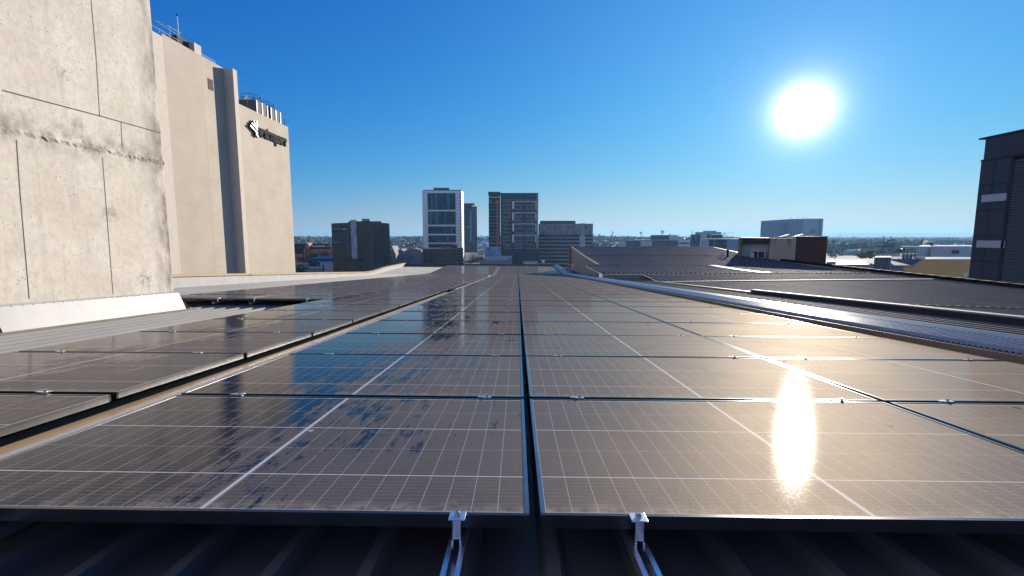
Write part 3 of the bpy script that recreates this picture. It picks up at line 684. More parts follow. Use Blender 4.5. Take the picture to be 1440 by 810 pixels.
vv = fx(296, 119); box('wall_vent', BX+.002, BX+.03, vv.y-.45, vv.y+.45, vv.z-.6, vv.z+.6, M['brown_brick'], bo)
rlm = MB()
for y0, y1 in ((yA+14, b1.y), (b2.y+.6, yfin-.6)):
    n = 8
    for k in range(n+1): y = y0+(y1-y0)*k/n; rlm.bar((BX-.5, y, z_hi-.3), (BX-.5, y, z_hi+.55), .018, 4)
    rlm.bar((BX-.5, y0, z_hi+.5), (BX-.5, y1, z_hi+.5), .02, 4)
rlm.build('roof_railing', M['yagi'], bo)
ms = fx(262, 55); t = thing('roof_mast', 'thin white pole mast on the roof of the beige block', 'mast', (BX-1.5, ms.y+1, z_hi-.3))
MB().bar((0, 0, 0), (0, 0, 3.9), .06, 6, .035).build('pole', M['white_paint'], t); MB().bar((0, 0, 3.9), (0, 0, 4.1), .08, 6).build('tip', M['black'], t)
def yagi(px, label, s=1, rot=0):
    p_ = fx(px, 60, BX-.8); t = thing('rooftop_antenna', label, 'antenna', (BX-.9, p_.y, z_hi-.28), 'antennas on the beige block')
    MB().bar((0, 0, 0), (0, 0, 1.5*s), .035, 5).build('pole', M['yagi'], t)
    m_ = MB(); m_.bar((0, -1.5*s, 1.35*s), (.2, 1.1*s, 1.1*s), .03, 4)
    for k in range(8): yy_ = -1.4*s+k*.33*s; m_.bar((-.5, yy_, 1.35*s-k*.03), (.5, yy_, 1.3*s-k*.03), .02, 4)
    m_.bar((0, -.3, 1.5*s), (.1, 1.3*s, 1.5*s), .025, 4)
    m_.build('boom', M['yagi'], t)
yagi(241, 'large comb antenna at the near end of the beige block roof', 1.25)
yagi(326, 'small antenna above the projecting fin of the beige block', .5)
# cooling tanks on the lower roof
for k, (px0, px1, py) in enumerate(((354, 370, 149), (374, 388, 160))):
    a, b = fx(px0, 160, BX-1.2), fx(px1, 160, BX-1.2); zt_ = z_lo+1.9+.0*k
    t = thing('cooling_tank', ['nearer steel cooling unit on the beige block roof', 'farther steel cooling unit on the beige block roof'][k], 'cooling unit', (0, 0, 0), 'cooling units on the beige block')
    box('casing', BX-4, BX-.55, a.y, b.y, z_lo-.1, zt_, M['casing'], t); m_ = MB()
    for j in range(3): y = a.y+.1+(b.y-a.y-.2)*j/2; box('corner_rib', BX-.549, BX-.47, y-.1, y+.1, z_lo, zt_-.05, M['roof_grey'], t)
    m_ = MB(); cy, cx, rr_ = (a.y+b.y)/2, BX-2.0, (b.y-a.y)*.42
    pts = [(cx+rr_*math.cos(i*math.pi/8), cy+rr_*math.sin(i*math.pi/8)) for i in range(17)]
    for (p0, p1) in zip(pts[:-1], pts[1:]):
        for zz_ in (.45, .9): m_.bar((*p0, zt_+zz_), (*p1, zt_+zz_), .03, 4)
        m_.bar((*p0, zt_), (*p0, zt_+.9), .025, 4)
    m_.build('guard_rail', M['slate'], t)
    MB().bar((cx, cy-1.2, zt_), (cx+.3, cy-1.2, zt_+.45), .28, 8).build('fan_cowl', M['white_paint'], t)
for px in (348, 399):
    p_ = fx(px, 150, BX-.3); t = tag(MB().bar((BX-.3, p_.y, z_lo-.1), (BX-.3, p_.y, z_lo+1.1), .05, 5).build('roof_stub_pole', M['slate']), ['short dark pole at the near side of the cooling units', 'short dark pole near the far corner of the beige block'][px == 399], 'pole', 'stub poles on the beige block')
# lettered sign
sg = thing('wall_sign', 'white arrow logo and black westernpower lettering high on the beige block', 'sign', (BX, 0, 0))
l0, l1 = fx(363, 184), fx(402, 196)
cu = bpy.data.curves.new('lettering', 'FONT'); cu.body = 'westernpower'; cu.extrude = .06; cu.offset = .045; cu.size = 1.0; cu.space_character = .98
to = bpy.data.objects.new('lettering_src', cu); C.objects.link(to)
bpy.context.view_layer.update()
me = bpy.data.meshes.new_from_object(to.evaluated_get(bpy.context.evaluated_depsgraph_get())); bpy.data.objects.remove(to)
wtx = max(v.co.x for v in me.vertices); L = l1.y-l0.y; sx = L/wtx
sy = 2.2
for v_ in me.vertices: x, y, z = v_.co; v_.co = (z*1.0+.12, x*sx, y*sy)
me.materials.clear(); me.materials.append(M['black'])
o = bpy.data.objects.new('lettering', me); C.objects.link(o); o.parent = sg; o.location = (0, l0.y, fx(364, 188.5).z-.25)
lc = fx(354, 178.5); lg = MB()
def sk(y0, z0, y1, z1, wd):   # slanted stroke of the logo, raised off the wall
    dy, dz = y1-y0, z1-z0; Ln = math.hypot(dy, dz); ny, nz_ = -dz/Ln*wd, dy/Ln*wd
    ps = [(y0-ny, z0-nz_), (y1-ny, z1-nz_), (y1+ny, z1+nz_), (y0+ny, z0+nz_)]
    lg.add([(.08, lc.y+a, lc.z+b) for a, b in ps]+[(.42, lc.y+a, lc.z+b) for a, b in ps], [(4, 5, 6, 7), (0, 1, 5, 4), (1, 2, 6, 5), (2, 3, 7, 6), (3, 0, 4, 7)])
WD = .15
sk(-1.30, -.05, -.25, -.45, WD); sk(-.10, -.52, .72, -.86, WD); sk(-.85, .42, -.10, .12, WD); sk(.05, .05, .80, -.28, WD)
sk(-.20, .92, .05, .50, WD); sk(.15, .48, .80, .20, WD); sk(.15, -1.02, .85, -1.32, WD); sk(.62, 1.05, .72, .42, WD)
lg.v = [(x*.8, lc.y+(y-lc.y)*.84+.1, lc.z+(z-lc.z)*.84) for x, y, z in lg.v]
lg.build('logo', M['black'], sg)
lf = MB(); lf.v = [(.37 if x > .3 else .345, y+.05, z+.03) for x, y, z in lg.v]; lf.f = list(lg.f); lf.build('logo_face', M['white_paint'], sg)
# ------------------------------------------------------------------ dark plant tower at the right
rt = thing('dark_clad_tower', 'tall dark clad tower with two pale strip windows and a louvred side', 'tower')
TX = 24.0
r = lambda px, py: at_x(px, py, TX)
yF = r(1362, 390).y; zT = r(1376, 197).z; yL = r(1417, 300).y
box('clad_wall', TX, TX+9, yL, yF, GZ, zT-1.15, M['dark_clad'], rt)
box('upper_clad', TX+.08, TX+9, 8, yF-.02, zT-1.149, zT, M['dark_clad'], rt)
box('roof_edge', TX-.02, TX+9, 8, yF+.25, zT+.001, zT+.08, M['slate'], rt)
box('upper_trim', TX-.04, TX+.07, 8, yF, zT-1.148, zT-1.06, M['slate'], rt)
box('core_wall', TX+.5, TX+9, 8, yL-.002, GZ, zT-1.16, M['slate'], rt)
for pa in ((1370, 275.5, 1418, 272), (1366, 338, 1414, 337)):
    a, b = r(pa[0], pa[1]), r(pa[2], pa[3]); box('strip_window', TX-.03, TX-.003, b.y, min(a.y, yF-.25), a.z-.36, a.z+.0, M['strip_glass'], rt)
for px in (1391,): p_ = r(px, 300); box('panel_joint', TX-.012, TX-.002, p_.y-.015, p_.y+.015, -6, zT-1.2, M['slate'], rt)
box('corner_trim', TX-.03, TX-.003, yL-.02, yL+.12, GZ, zT-1.15, M['slate'], rt)
lv = MB()
for k in range(70):
    z = zT-1.3-k*.125; lv.add([(TX-.02, 8, z-.10), (TX-.02, yL-.04, z-.10), (TX+.12, yL-.04, z), (TX+.12, 8, z), (TX-.02, 8, z-.12), (TX-.02, yL-.04, z-.12)], [(0, 1, 2, 3), (4, 5, 1, 0)])
lv.build('louvres', M['louvre'], rt)
st = box('white_downpipe', TX-.13, TX-.02, yF+.01, yF+.12, GZ, r(1362, 385).z, M['white_paint'], rt)

# ------------------------------------------------------------------ city buildings
def X(px, Y): return at_y(px, 340, Y).x
def Z(py, Y): return at_y(720, py, Y).z
def bx(name, px0, px1, py0, py1, Y, depth, m, parent, dy=0):
    """block whose face at distance Y spans these pixels, its plan turned along the street; py1 None = down to the ground"""
    x0, x1 = X(px0, Y), X(px1, Y); k = (x0+x1)/2/Y; sh = k*depth; x0 += k*dy; x1 += k*dy
    return MB().prism([(x0, Y+dy), (x1, Y+dy), (x1+sh, Y+dy+depth), (x0+sh, Y+dy+depth)], GZ if py1 is None else Z(py1, Y), Z(py0, Y)).build(name, m, parent)

# dark brown block with patterned strip
Y = 250
t = thing('dark_brown_office_block', 'dark brown windowless block with patterned pale strip and rooftop sign', 'building')
MB().prism([(X(467, Y), Y), (X(494, Y), Y), (X(525, Y), Y), (X(547, 262), 264), (X(547, 262)*290/262-1, 290), (X(467, Y)*290/Y+2, 290)], GZ, [Z(314, Y), Z(313, Y), Z(312, Y), Z(314, 262), Z(314, Y), Z(314, Y)]).build('wall', M['brown_brick'], t)
bx('patterned_strip', 494, 502, 309, 366, Y, .6, M['pattern'], t, -.7)
bx('rooftop_plant', 491, 537, 311, 316, 260, 12, M['slate'], t)
bx('rooftop_plant', 510, 521, 307.5, 311, 262, 6, M['grey_wall'], t)
sb = MB(); Ya = Y+3.4
box('sign_board', X(469, Y), X(489, Y), Y-.2, Y+.0, Z(325.5, Y), Z(318, Y), M['slate'], t)
l_ = MB()
for k in range(7): l_.box(X(470, Y)+k*.60, X(470, Y)+k*.60+.42, Y-.28, Y-.21, Z(323.5, Y), Z(319.6, Y)+random.uniform(-.2, .1))
l_.build('sign_red_strokes', mat('faded_sign_red', (.30, .12, .13), .6), t)
l_ = MB()
for k in range(4): l_.box(X(482.3, Y)+k*.62, X(482.3, Y)+k*.62+.42, Y-.28, Y-.21, Z(323.5, Y), Z(320.6, Y)+random.uniform(-.2, .1))
l_.build('sign_white_strokes', M['roof_grey'], t)
box('blue_sign_board', X(469.5, Y), X(479, Y), Y-.2, Y+.0, Z(342, Y), Z(340, Y), M['blue_sign'], t)
for k, py in enumerate((326, 331, 336, 341.5, 347, 352)): bx('small_window', 488.6, 489.6, py, py+.9, Y, .1, M['pale_wall'], t, -.12)
bx('small_window', 538, 540, 320, 323.5, 258, .3, M['slate'], t, -.6)

# heritage brick building
Y = 330
t = thing('heritage_brick_building', 'long orange brick heritage building with dark slate roofs and gables', 'building')
bx('brick_wall', 434, 466, 350.5, None, Y, 14, M['heritage'], t)
def gable(px0, px1, pye, pyr, Y, depth, name, m, parent):
    x0, x1 = X(px0, Y), X(px1, Y); xm = (x0+x1)/2
    return MB().prism([(x0, Y), (x1, Y), (x1, Y+depth), (x0, Y+depth)], GZ, Z(pye, Y)).add([(x0, Y, Z(pye, Y)), (x1, Y, Z(pye, Y)), (xm, Y, Z(pyr, Y)), (x0, Y+depth, Z(pye, Y)), (x1, Y+depth, Z(pye, Y)), (xm, Y+depth, Z(pyr, Y))], [(0, 1, 2), (5, 4, 3), (0, 2, 5, 3), (2, 1, 4, 5)]).build(name, m, parent)
gable(429.5, 434, 345, 341.5, Y-2, 10, 'gable_bay', M['heritage'], t)
gable(426.5, 428.5, 352, 349, Y-5, 6, 'gable_bay', M['heritage'], t)
gable(464, 468, 347, 343, Y-2, 8, 'gable_bay', M['heritage'], t)
bx('slate_roof', 434.3, 466, 347.5, 350.4, Y, 12, M['slate'], t, .5)
bx('skylight_band', 435.5, 455, 345.5, 347.3, Y, 8, M['white_paint'], t, 3)
bx('slate_roof', 434, 463, 343, 345.3, Y, 8, M['slate'], t, 6)
bx('ridge_vent', 431, 446, 341.2, 342.8, Y, 5, M['pale_wall'], t, 8)
bx('slate_wing', 410, 429.3, 343, None, Y, 14, M['slate'], t, 3)
bx('arched_wing', 414, 425, 358, None, Y-18, 8, M['heritage'], t)
for k in range(3): bx('arched_window', 416+k*3.2, 418+k*3.2, 361, 368, Y-18, .4, M['slate'], t, -.45)
# teal hipped roof shed
Y = 300
t = thing('teal_roofed_shed', 'long low shed with a teal hipped roof', 'building')
bx('wall', 436, 481, 364, None, Y, 16, M['slate'], t, .1)
x0, x1 = X(433, Y), X(483, Y); zr = Z(360.3, Y); ze = Z(364, Y)
MB().add([(x0, Y-1, ze), (x1, Y-1, ze), (x1, Y+18, ze), (x0, Y+18, ze), (x0+6, Y+8, zr), (x1-6, Y+8, zr)], [(0, 1, 5, 4), (1, 2, 5), (2, 3, 4, 5), (3, 0, 4)]).build('roof', M['teal_roof'], t)
l_ = MB()
for k in range(5): l_.box(X(438+k*7.5, Y), X(442+k*7.5, Y), Y-.3, Y-.05, Z(368.5, Y), Z(366.4, Y))
l_.build('shopfront_panel', M['blue_sign'], t)
# low sheds in the yard
sheds = [(415, 432, 371, 300, 'roof_grey', 'low pale flat-roofed shed beside the beige block'),
         (449, 467, 369.5, 292, 'pale_wall', 'low shed with a tan-edged canopy in front of the teal roof'),
         (478, 507, 369.5, 286, 'roof_grey', 'long white-roofed shed below the dark brown block'),
         (420, 452, 376.5, 268, 'grey_wall', 'grey flat-topped shed nearest the tan capping at left'),
         (481, 520, 376, 262, 'pale_wall', 'wide pale low building just above the tan capping'),
         (505, 517, 368.6, 280, 'cream', 'small cream kiosk with lit front in the yard'),
         (520, 538, 372.5, 275, 'grey_wall', 'grey low shed by the green street tree')]
for (a, b, py, Yq, m_, lab) in sheds:
    t = thing('low_shed', lab, 'shed', group='low sheds in the yard')
    bx('wall', a, b, py+.9, None, Yq, 9, M['grey_wall'] if m_ == 'roof_grey' else M[m_], t)
    bx('roof', a-.5, b+.5, py, py+.85, Yq, 10, M['roof_grey'], t, -.5)
    bx('door', a+2, a+5, py+3, None, Yq, .15, M['slate'], t, -.16)
    for k in range(3): bx('roof_vent', a+(b-a)*(.2+.28*k), a+(b-a)*(.2+.28*k)+1.6, py-.8, py-.02, Yq, 1.2, M['pale_wall'], t, 3)
# grey houses
gh = [(546, 556, 358, 346, 300, 'narrow grey gabled house beside the dark brown block'), (556, 571, 358, 350, 312, 'grey gabled house in front of the treed hill'),
      (570, 592, 352, 349, 320, 'wide flat grey building left of the long brown brick building')]
for a, b, pe, pyr, Yq, lab in gh:
    t = thing('grey_house', lab, 'house', group='grey houses in the middle distance')
    gable(a, b, pe, pyr, Yq, 14, 'wall', M['grey_wall'], t)
    for k in range(2): bx('window', a+2.5+k*5, a+4.3+k*5, 361, 364, Yq, .2, M['slate'], t, -.22)
# white tower
Y = 400
t = thing('white_framed_tower', 'tall white-framed residential tower with dark teal glass', 'building')
box('body', X(595, Y), X(649.6, Y), Y, Y+16, GZ, Z(267.8, Y), M['white_paint'], t)
for (y0, y1) in ((271.5, 294.8), (297.3, 315.8), (318.3, 328.6), (331, 341), (343, 352)):
    bx('glazing', 602.4, 641.2, y0, y1, Y, .3, M['glass_teal'], t, -.32)
for k in range(15): bx('window', 647.2, 648.6, 272+k*4.6, 274.4+k*4.6, Y, .25, M['glass_dark'], t, -.27)
for (a, b, y0, y1) in ((607, 609, 272, 294.5), (612.5, 616, 272, 294.5), (630, 632.5, 272, 294.5), (605.5, 607.5, 298, 315.5), (613, 617, 298, 315.5), (626, 628, 298, 315.5), (624.8, 626, 319, 328.4), (634, 637, 319, 328.4), (615, 616.5, 331.5, 340.8), (628, 631.5, 331.5, 340.8)):
    bx('glazing_highlight', a, b, y0, y1, Y, .1, mat('light_teal_highlight', (.02, .17, .25), .15) if False else M['glass_highlight'], t, -.45)  # paler strips paint blue highlights onto the tower glass
bx('plant_level', 611, 633, 263, 267.6, Y, 10, M['tower_dark'], t, 5)
bx('roof_terrace', 597, 650, 266.3, 267.7, Y, 14, M['glass_dark'], t, 3)
# teal glass tower
Y = 520
t = thing('teal_glass_tower', 'slim teal glass tower partly behind the white tower', 'building')
bx('glazing', 648, 664, 286.5, None, Y, 20, M['glass_teal'], t)
bx('glazing', 664, 671, 290, None, Y, 18, M['glass_blue'], t, 1)
for k in range(16): bx('balcony_slab', 652.5, 660, 290+k*3.9, 290.6+k*3.9, Y, 1.5, M['tower_dark'], t, -1.6)
M['teal_highlight'] = mat('light_teal_highlight', (.03, .24, .36), .3, 0, .15)  # brighter teal, painted highlights on the slim tower's glass
bx('glazing_highlight', 661, 663.5, 296, 340, Y, .3, M['teal_highlight'], t, -.35); bx('glazing_highlight', 654, 664, 318, 320, Y, .3, M['teal_highlight'], t, -.7)
bx('crown', 653, 668, 285.4, 287.8, Y, 14, M['grey_wall'], t, 2)
bx('side_fin', 668.6, 669.6, 315, 345, Y, .8, M['tower_dark'], t, -.6)
# brown brick building in front
Y = 330
t = thing('long_brick_building', 'long low brown brick building in front of the white tower', 'building')
bx('wall', 590.5, 642, 349.5, None, Y, 22, M['brown_brick2'], t)
bx('stair_block', 642, 651, 349, None, Y, 16, M['slate'], t, 2)
for k in range(5): bx('gallery_slab', 641.5, 652, 351+k*4.2, 352+k*4.2, Y, 2, M['grey_wall'], t, .8)
bx('stair_recess', 605, 607.5, 352, 368, Y, .2, M['slate'], t, -.22)
bx('chimney', 625, 628, 343.5, 349.4, Y, 2, M['brown_brick2'], t, 4); bx('roof_room', 635, 643, 344.3, 349.2, Y, 5, M['slate'], t, 5); bx('roof_room_cap', 634.6, 643.4, 343.6, 344.2, Y, 6, M['heritage'], t, 4.5)
# pale low building between towers
t = thing('pale_terraced_building', 'pale low terraced building between the two towers', 'building')
bx('wall', 654, 680, 356, None, 430, 14, M['pale_wall'], t); bx('upper_wall', 671, 681, 351.5, 356, 432, 12, M['pale_wall'], t, 1)
for k in range(2): bx('window_band', 673, 681, 352.6+k*3.4, 353.8+k*3.4, 430, .2, M['slate'], t, -.4)
# apartment tower
Y = 350
t = thing('balconied_apartment_tower', 'dark apartment tower with white frames and stacked balconies', 'building')
bx('body', 704, 756, 272, 350.9, Y, 22, M['tower_dark'], t, 1.6)
bx('base', 704, 757.5, 351, None, Y, 24, M['ribbed_dark'], t, .6)
bx('wing', 687.5, 703.6, 270.5, None, Y, 20, M['glass_dark'], t, .5)
bx('wing_roof', 686.5, 704, 269.6, 270.4, Y, 22, M['tower_dark'], t, 0)
bx('brick_panel', 698, 701.5, 284, 348, Y, .4, M['red_brick'], t, .05)
bx('yellow_canopy', 687.8, 702.5, 276.5, 278.3, Y, .5, M['yellow'], t, -.05); bx('yellow_canopy', 688.5, 691.5, 282.5, 283.8, Y, .5, M['yellow'], t, -.05); bx('yellow_canopy', 697.5, 701.5, 282.5, 283.8, Y, .5, M['yellow'], t, -.05)
for k in range(14): bx('floor_edge', 687, 702.8, 285+k*4.75, 285.7+k*4.75, Y, .8, M['spandrel'] if k % 2 == 0 else M['grey_wall'], t, -.3)
bx('penthouse_glass', 706, 754, 275, 278.2, Y, .3, M['glass_blue'], t, 1.25)
bx('roof_edge', 703.5, 756.5, 271.2, 273, Y, 24, M['tower_dark'], t, .5)
bx('corner_fin', 754.4, 756.6, 273.1, 350.5, Y, 3, M['spandrel'], t, -.2)
for k in range(13):
    y0 = 279.5+k*5.5
    for (a, b) in ((707, 718.3), (723.2, 735), (739.2, 752.5)):
        bt = bx('balcony', a, b, y0+3.0, y0+4.5, Y, 1.5, M['grey_wall'], t, 0)
        bx('rear_glazing', a, b, y0, y0+2.95, Y, .2, M['balcony_rear'], t, 1.35)
for k in range(4):
    y0 = 283.2+k*15.6
    bx('white_frame', 720.3, 722.9, y0, y0+11, Y, .6, M['white_paint'], t, -.6)
    bx('white_frame', 723, 753.6, y0, y0+.9, Y, .6, M['white_paint'], t, -.6)
    bx('white_frame', 752.8, 754, y0+1, y0+11, Y, .6, M['white_paint'], t, -.6)
# mural wall and grey hall
t = thing('painted_wall_building', 'low building with a blue and black painted wall below the apartment tower', 'building')
bx('wall', 681.5, 703.5, 347.5, None, 335, 10, M['pale_wall'], t)
bx('painted_wall', 682, 703, 348, 361, 335, .15, M['mural_blue'], t, -.17)
t = thing('grey_hall', 'plain pale grey hall with flat roof below the painted wall', 'building')
bx('wall', 683, 719.5, 361.5, None, 318, 12, M['roof_grey'], t); bx('roof', 682.5, 720, 360.9, 361.4, 318, 13, M['pale_wall'], t, -.3); bx('lower_wall', 674, 718, 366.5, None, 312, 5, M['grey_wall'], t)
bx('door', 716, 718, 363, 367, 318, .12, M['slate'], t, -.14)
# office with slot windows
Y = 380
t = thing('slot_window_office', 'wide office block with staggered slot windows above striped floors', 'building')
bx('body', 757, 833.5, 314.5, None, Y, 26, M['grey_wall'], t, .6)
bx('penthouse', 759, 809, 310.3, 314.4, Y, 14, M['tower_dark'], t, 3)
bx('slot_window_wall', 757.5, 816, 315, 328.6, Y, .4, M['slots'], t, .15)
bx('slot_window_wall', 822.5, 833.3, 315, 328.6, Y, .4, M['slots'], t, .15)
for k in range(8):
    bx('window_band', 757.5, 833, 330.2+k*5.2, 333.0+k*5.2, Y, .3, M['glass_dark'], t, .25)
    bx('spandrel', 757.5, 833, 333.2+k*5.2, 335.0+k*5.2, Y, .5, M['spandrel'], t, .05)
bx('lift_shaft', 816.4, 822, 314, None, Y, .5, M['spandrel'], t, -.2)
bx('lower_lift_shaft', 815, 823, 332, 350, Y, .5, M['pale_wall'], t, -.75)
t = thing('entry_canopy_shed', 'small white sheds at the foot of the striped office', 'shed')
bx('wall', 736, 756, 368.6, None, 300, 6, M['pale_wall'], t); bx('roof', 735, 757, 368, 368.5, 300, 7, M['roof_grey'], t, -.3); bx('roof_unit', 762, 766, 366, 369.5, 300, 3, M['white_paint'], t)
# teal pyramid roofs
for k, (a, b) in enumerate(((817, 828), (834, 844))):
    Yq = 420; t = thing('pyramid_roofed_pavilion', ['teal pyramid roof in front of the striped office', 'teal pyramid roof just right of the striped office'][k], 'building', group='teal pyramid roofs')
    x0, x1 = X(a, Yq), X(b, Yq); zt_ = Z(343, Yq)
    MB().add([(x0, Yq, Z(347.5, Yq)), (x1, Yq, Z(347.5, Yq)), (x1, Yq+8, Z(347.5, Yq)), (x0, Yq+8, Z(347.5, Yq)), ((x0+x1)/2, Yq+4, zt_)], [(0, 1, 4), (1, 2, 4), (2, 3, 4), (3, 0, 4)]).build('roof', M['teal_roof'], t)
    box('wall', x0+.4, x1-.4, Yq+.3, Yq+7.7, GZ, Z(347.6, Yq), M['grey_wall'], t)
# dark-and-glass office right of centre
Y = 520
t = thing('dark_topped_office', 'low glass office with a dark upper storey seen above the raised roof', 'building')
bx('lower_glazing', 880, 953, 338, None, Y, 26, M['glass_blue'], t, 2); bx('pale_panel', 901, 917, 338.5, 346, Y, .4, M['pale_wall'], t, 1.5); bx('dark_panel', 917, 936, 338.5, 350, Y, .5, M['tower_dark'], t, 1.4)
bx('slab', 899, 954, 337.2, 337.9, Y, 26, M['pale_wall'], t, 1); bx('upper_storey', 915, 953, 330.5, 337.1, Y, 18, M['tower_dark'], t, 4); bx('end_bay', 941, 953.4, 330.7, 337.1, Y, .6, M['pale_wall'], t, 3.2); bx('vent_stack', 941, 942.5, 328.6, 330.4, Y, 1.5, M['slate'], t, 8)
t = thing('grey_gabled_hall', 'grey ribbed hall at the left of the dark-topped office', 'building')
bx('wall', 870, 900, 338.5, None, 600, 18, M['roof_grey'], t); bx('roof', 869, 900, 337.6, 338.4, 600, 20, M['slate'], t)
t = thing('white_topped_hotel', 'pale office cluster with stepped rooftop plant left of the plant room', 'building')
Y = 430
bx('left_wing', 971, 984, 329.5, None, Y, 20, M['glass_blue'], t); bx('core_wall', 984, 1000, 328.2, None, Y, 22, M['pale_wall'], t, .5); bx('right_wing', 1000, 1016, 329.8, None, Y, 20, M['glass_blue'], t); bx('right_fin', 994, 998, 329, None, Y, .8, M['tower_dark'], t, -.4)
bx('rooftop_plant', 977, 1014, 326.2, 329.4, Y, 14, M['roof_grey'], t, 4); bx('rooftop_plant', 988, 1007, 324.4, 326.1, Y, 8, M['pale_wall'], t, 7)
bx('antenna', 972.6, 973.3, 324.5, 329.4, Y, .3, M['slate'], t, 1)
t = thing('low_glass_office', 'long low blue glass office running up to the plant room', 'building')
bx('glazing', 988, 1040, 336.6, None, 300, 14, M['glass_blue'], t); bx('roof', 987.5, 1041, 335.8, 336.5, 300, 15, M['roof_grey'], t, -.4); bx('solid_bay', 1022, 1040, 337, None, 300, .5, M['blue_box_b'], t, -.55); bx('left_bay', 988.5, 997, 337, None, 300, .4, M['blue_box'], t, -.45)
t = thing('domed_hall', 'small pale domed hall between two offices on the skyline', 'building')
Y = 700; bx('wall', 954, 970, 338.2, None, Y, 12, M['pale_wall'], t); bx('window_band', 955, 969, 341, 343, Y, .4, M['glass_blue'], t, -.45)
x0, x1 = X(956, Y), X(966, Y); dm = MB(); cx = (x0+x1)/2; rad = (x1-x0)/2
dm.grid([[(cx+rad*math.cos(a)*math.cos(b), Y+6+rad*math.cos(a)*math.sin(b), Z(338.2, Y)+rad*.85*math.sin(a)) for b in np.linspace(0, 2*math.pi, 17)] for a in np.linspace(0, math.pi/2, 6)]); dm.build('dome', M['roof_grey'], t)
# big pale blue box
Y = 480
t = thing('pale_blue_data_block', 'large windowless pale blue block with ribs and a red outlined emblem', 'building')
MB().prism([(X(1078.5, Y), Y+14), (X(1110, Y), Y), (X(1126, Y), Y-2), (X(1126, Y)*1.08, Y+40), (X(1078.5, Y)*1.08+2, Y+40)], GZ, [Z(310.2, Y), Z(308.2, Y), Z(308, Y), Z(308, Y), Z(310, Y)]).build('left_wall', M['blue_box_b'], t)
MB().prism([(X(1126, Y)+.01, Y-2), (X(1152, Y), Y-4), (X(1152, Y)*1.08, Y+36), (X(1126, Y)*1.08+.01, Y+36)], GZ, Z(307.8, Y)).build('right_wall', M['blue_box'], t)
bx('corner_trim', 1150.8, 1152.3, 307.5, None, Y, .5, M['blue_slot'], t, -4.7)
for k in range(5):
    px = 1083+k*4.6; yy_ = 14*(1110-px)/31.5; bx('wall_rib', px, px+2.0, 315.5, 333, Y, .5, M['blue_slot'], t, yy_-1.8)
bx('red_band', 1106.5, 1108.3, 311.5, 333, Y, .4, mat('faded_red', (.30, .20, .26), .6), t, .4)
l_ = MB(); ex, ez = X(1138.5, Y), Z(325.3, Y)
for i in range(4):
    a0, a1 = [(3.2, 0), (0, 2.1), (-3.2, 0), (0, -2.1)][i], [(0, 2.1), (-3.2, 0), (0, -2.1), (3.2, 0)][i]
    l_.bar((ex+a0[0], Y-4.1, ez+a0[1]), (ex+a1[0], Y-4.1, ez+a1[1]), .28, 4)
l_.build('emblem_outline', M['blue_slot'], t)
l_ = MB(); l_.bar((ex-1.3, Y-4.3, ez+.7), (ex+.9, Y-4.3, ez+.9), .35, 4); l_.bar((ex-.6, Y-4.3, ez-.2), (ex+.9, Y-4.3, ez-.2), .35, 4); l_.bar((ex-.9, Y-4.3, ez-.9), (ex+1.2, Y-4.3, ez-1.0), .35, 4); l_.build('emblem', mat('faded_red_emblem', (.55, .10, .14), .6), t)
l_ = MB()
for k in range(6): l_.box(X(1093, Y)+k*1.35, X(1093, Y)+k*1.35+.8, Y+3.2-k*.5, Y+3.4-k*.5, Z(312.6, Y), Z(311.4, Y))
l_.build('faded_lettering', mat('faded_lettering', (.42, .32, .40), .6), t)
for k, px in enumerate((1113.5, 1123.5, 1132)):
    m_ = MB(); m_.bar((X(px, Y), Y+5, Z(308, Y)), (X(px, Y), Y+5, Z(305, Y)), .18, 4); m_.bar((X(px-.8, Y), Y+5, Z(305.6, Y)), (X(px+.8, Y), Y+5, Z(305.6, Y)), .16, 4)
    tag(m_.build('rooftop_aerial', M['pale_wall']), ['leftmost', 'middle', 'rightmost'][k]+' of the small aerials on the pale blue block', 'aerial', 'aerials on the pale blue block')

# right-hand low buildings
Y = 120
t = thing('ochre_walled_building', 'ochre walled industrial building with a hipped grey metal roof end', 'building')
x0, x1, x2, x3, x4 = X(1241, Y), X(1274, Y), X(1287, Y), X(1301, Y), X(1361, Y)
zlow, zhi, zb_ = Z(373.5, Y), Z(364.8, Y), GZ
wl = MB(); fr_ = [(x1, zlow), (x2, zlow), (x3, zhi), (x4+6, zhi)]
wl.add([(x, Y, zb_) for x, z in fr_]+[(x, Y, z) for x, z in fr_]+[(x, Y+.4, zb_) for x, z in fr_]+[(x, Y+.4, z) for x, z in fr_], [(i, i+1, i+5, i+4) for i in range(3)]+[(i+8, i+12, i+13, i+9) for i in range(3)]+[(i+4, i+5, i+13, i+12) for i in range(3)])
wl.build('ochre_wall', M['gold_wall'], t)
MB().prism([(x3+.2, Y+.41), (x4+6, Y+.41), (x4+20, Y+20), (x3+14, Y+20)], zb_, zhi-.2).build('rear_hall', M['roof_grey'], t)
MB().prism([(x0, Y+.02), (x1-.01, Y+.02), (x1+12, Y+20), (x0+14, Y+20)], zb_, zlow-.1).build('grey_wall', M['grey_wall'], t)
MB().add([(x0-.4, Y-.3, zlow+.05), (x2+.2, Y-.3, zlow+.05), (x3+.1, Y+.1, zhi+.1), (x0+3.0, Y+14, Z(363.2, Y+14)), (x3+1, Y+14, Z(363.6, Y+14))], [(0, 1, 2, 4, 3)]).build('hipped_roof', M['zinc_dark'], t)
MB().bar((x0-.4, Y-.35, zlow+.08), (x2+.2, Y-.35, zlow+.08), .14, 5).bar((x2+.2, Y-.35, zlow+.08), (x3+.1, Y+.0, zhi+.12), .14, 5).build('gutter_edge', M['flash_white'], t)
MB().box(x3, x4+6, Y-.1, Y+.4, zhi+.001, zhi+.16).build('wall_cap', M['pale_wall'], t)
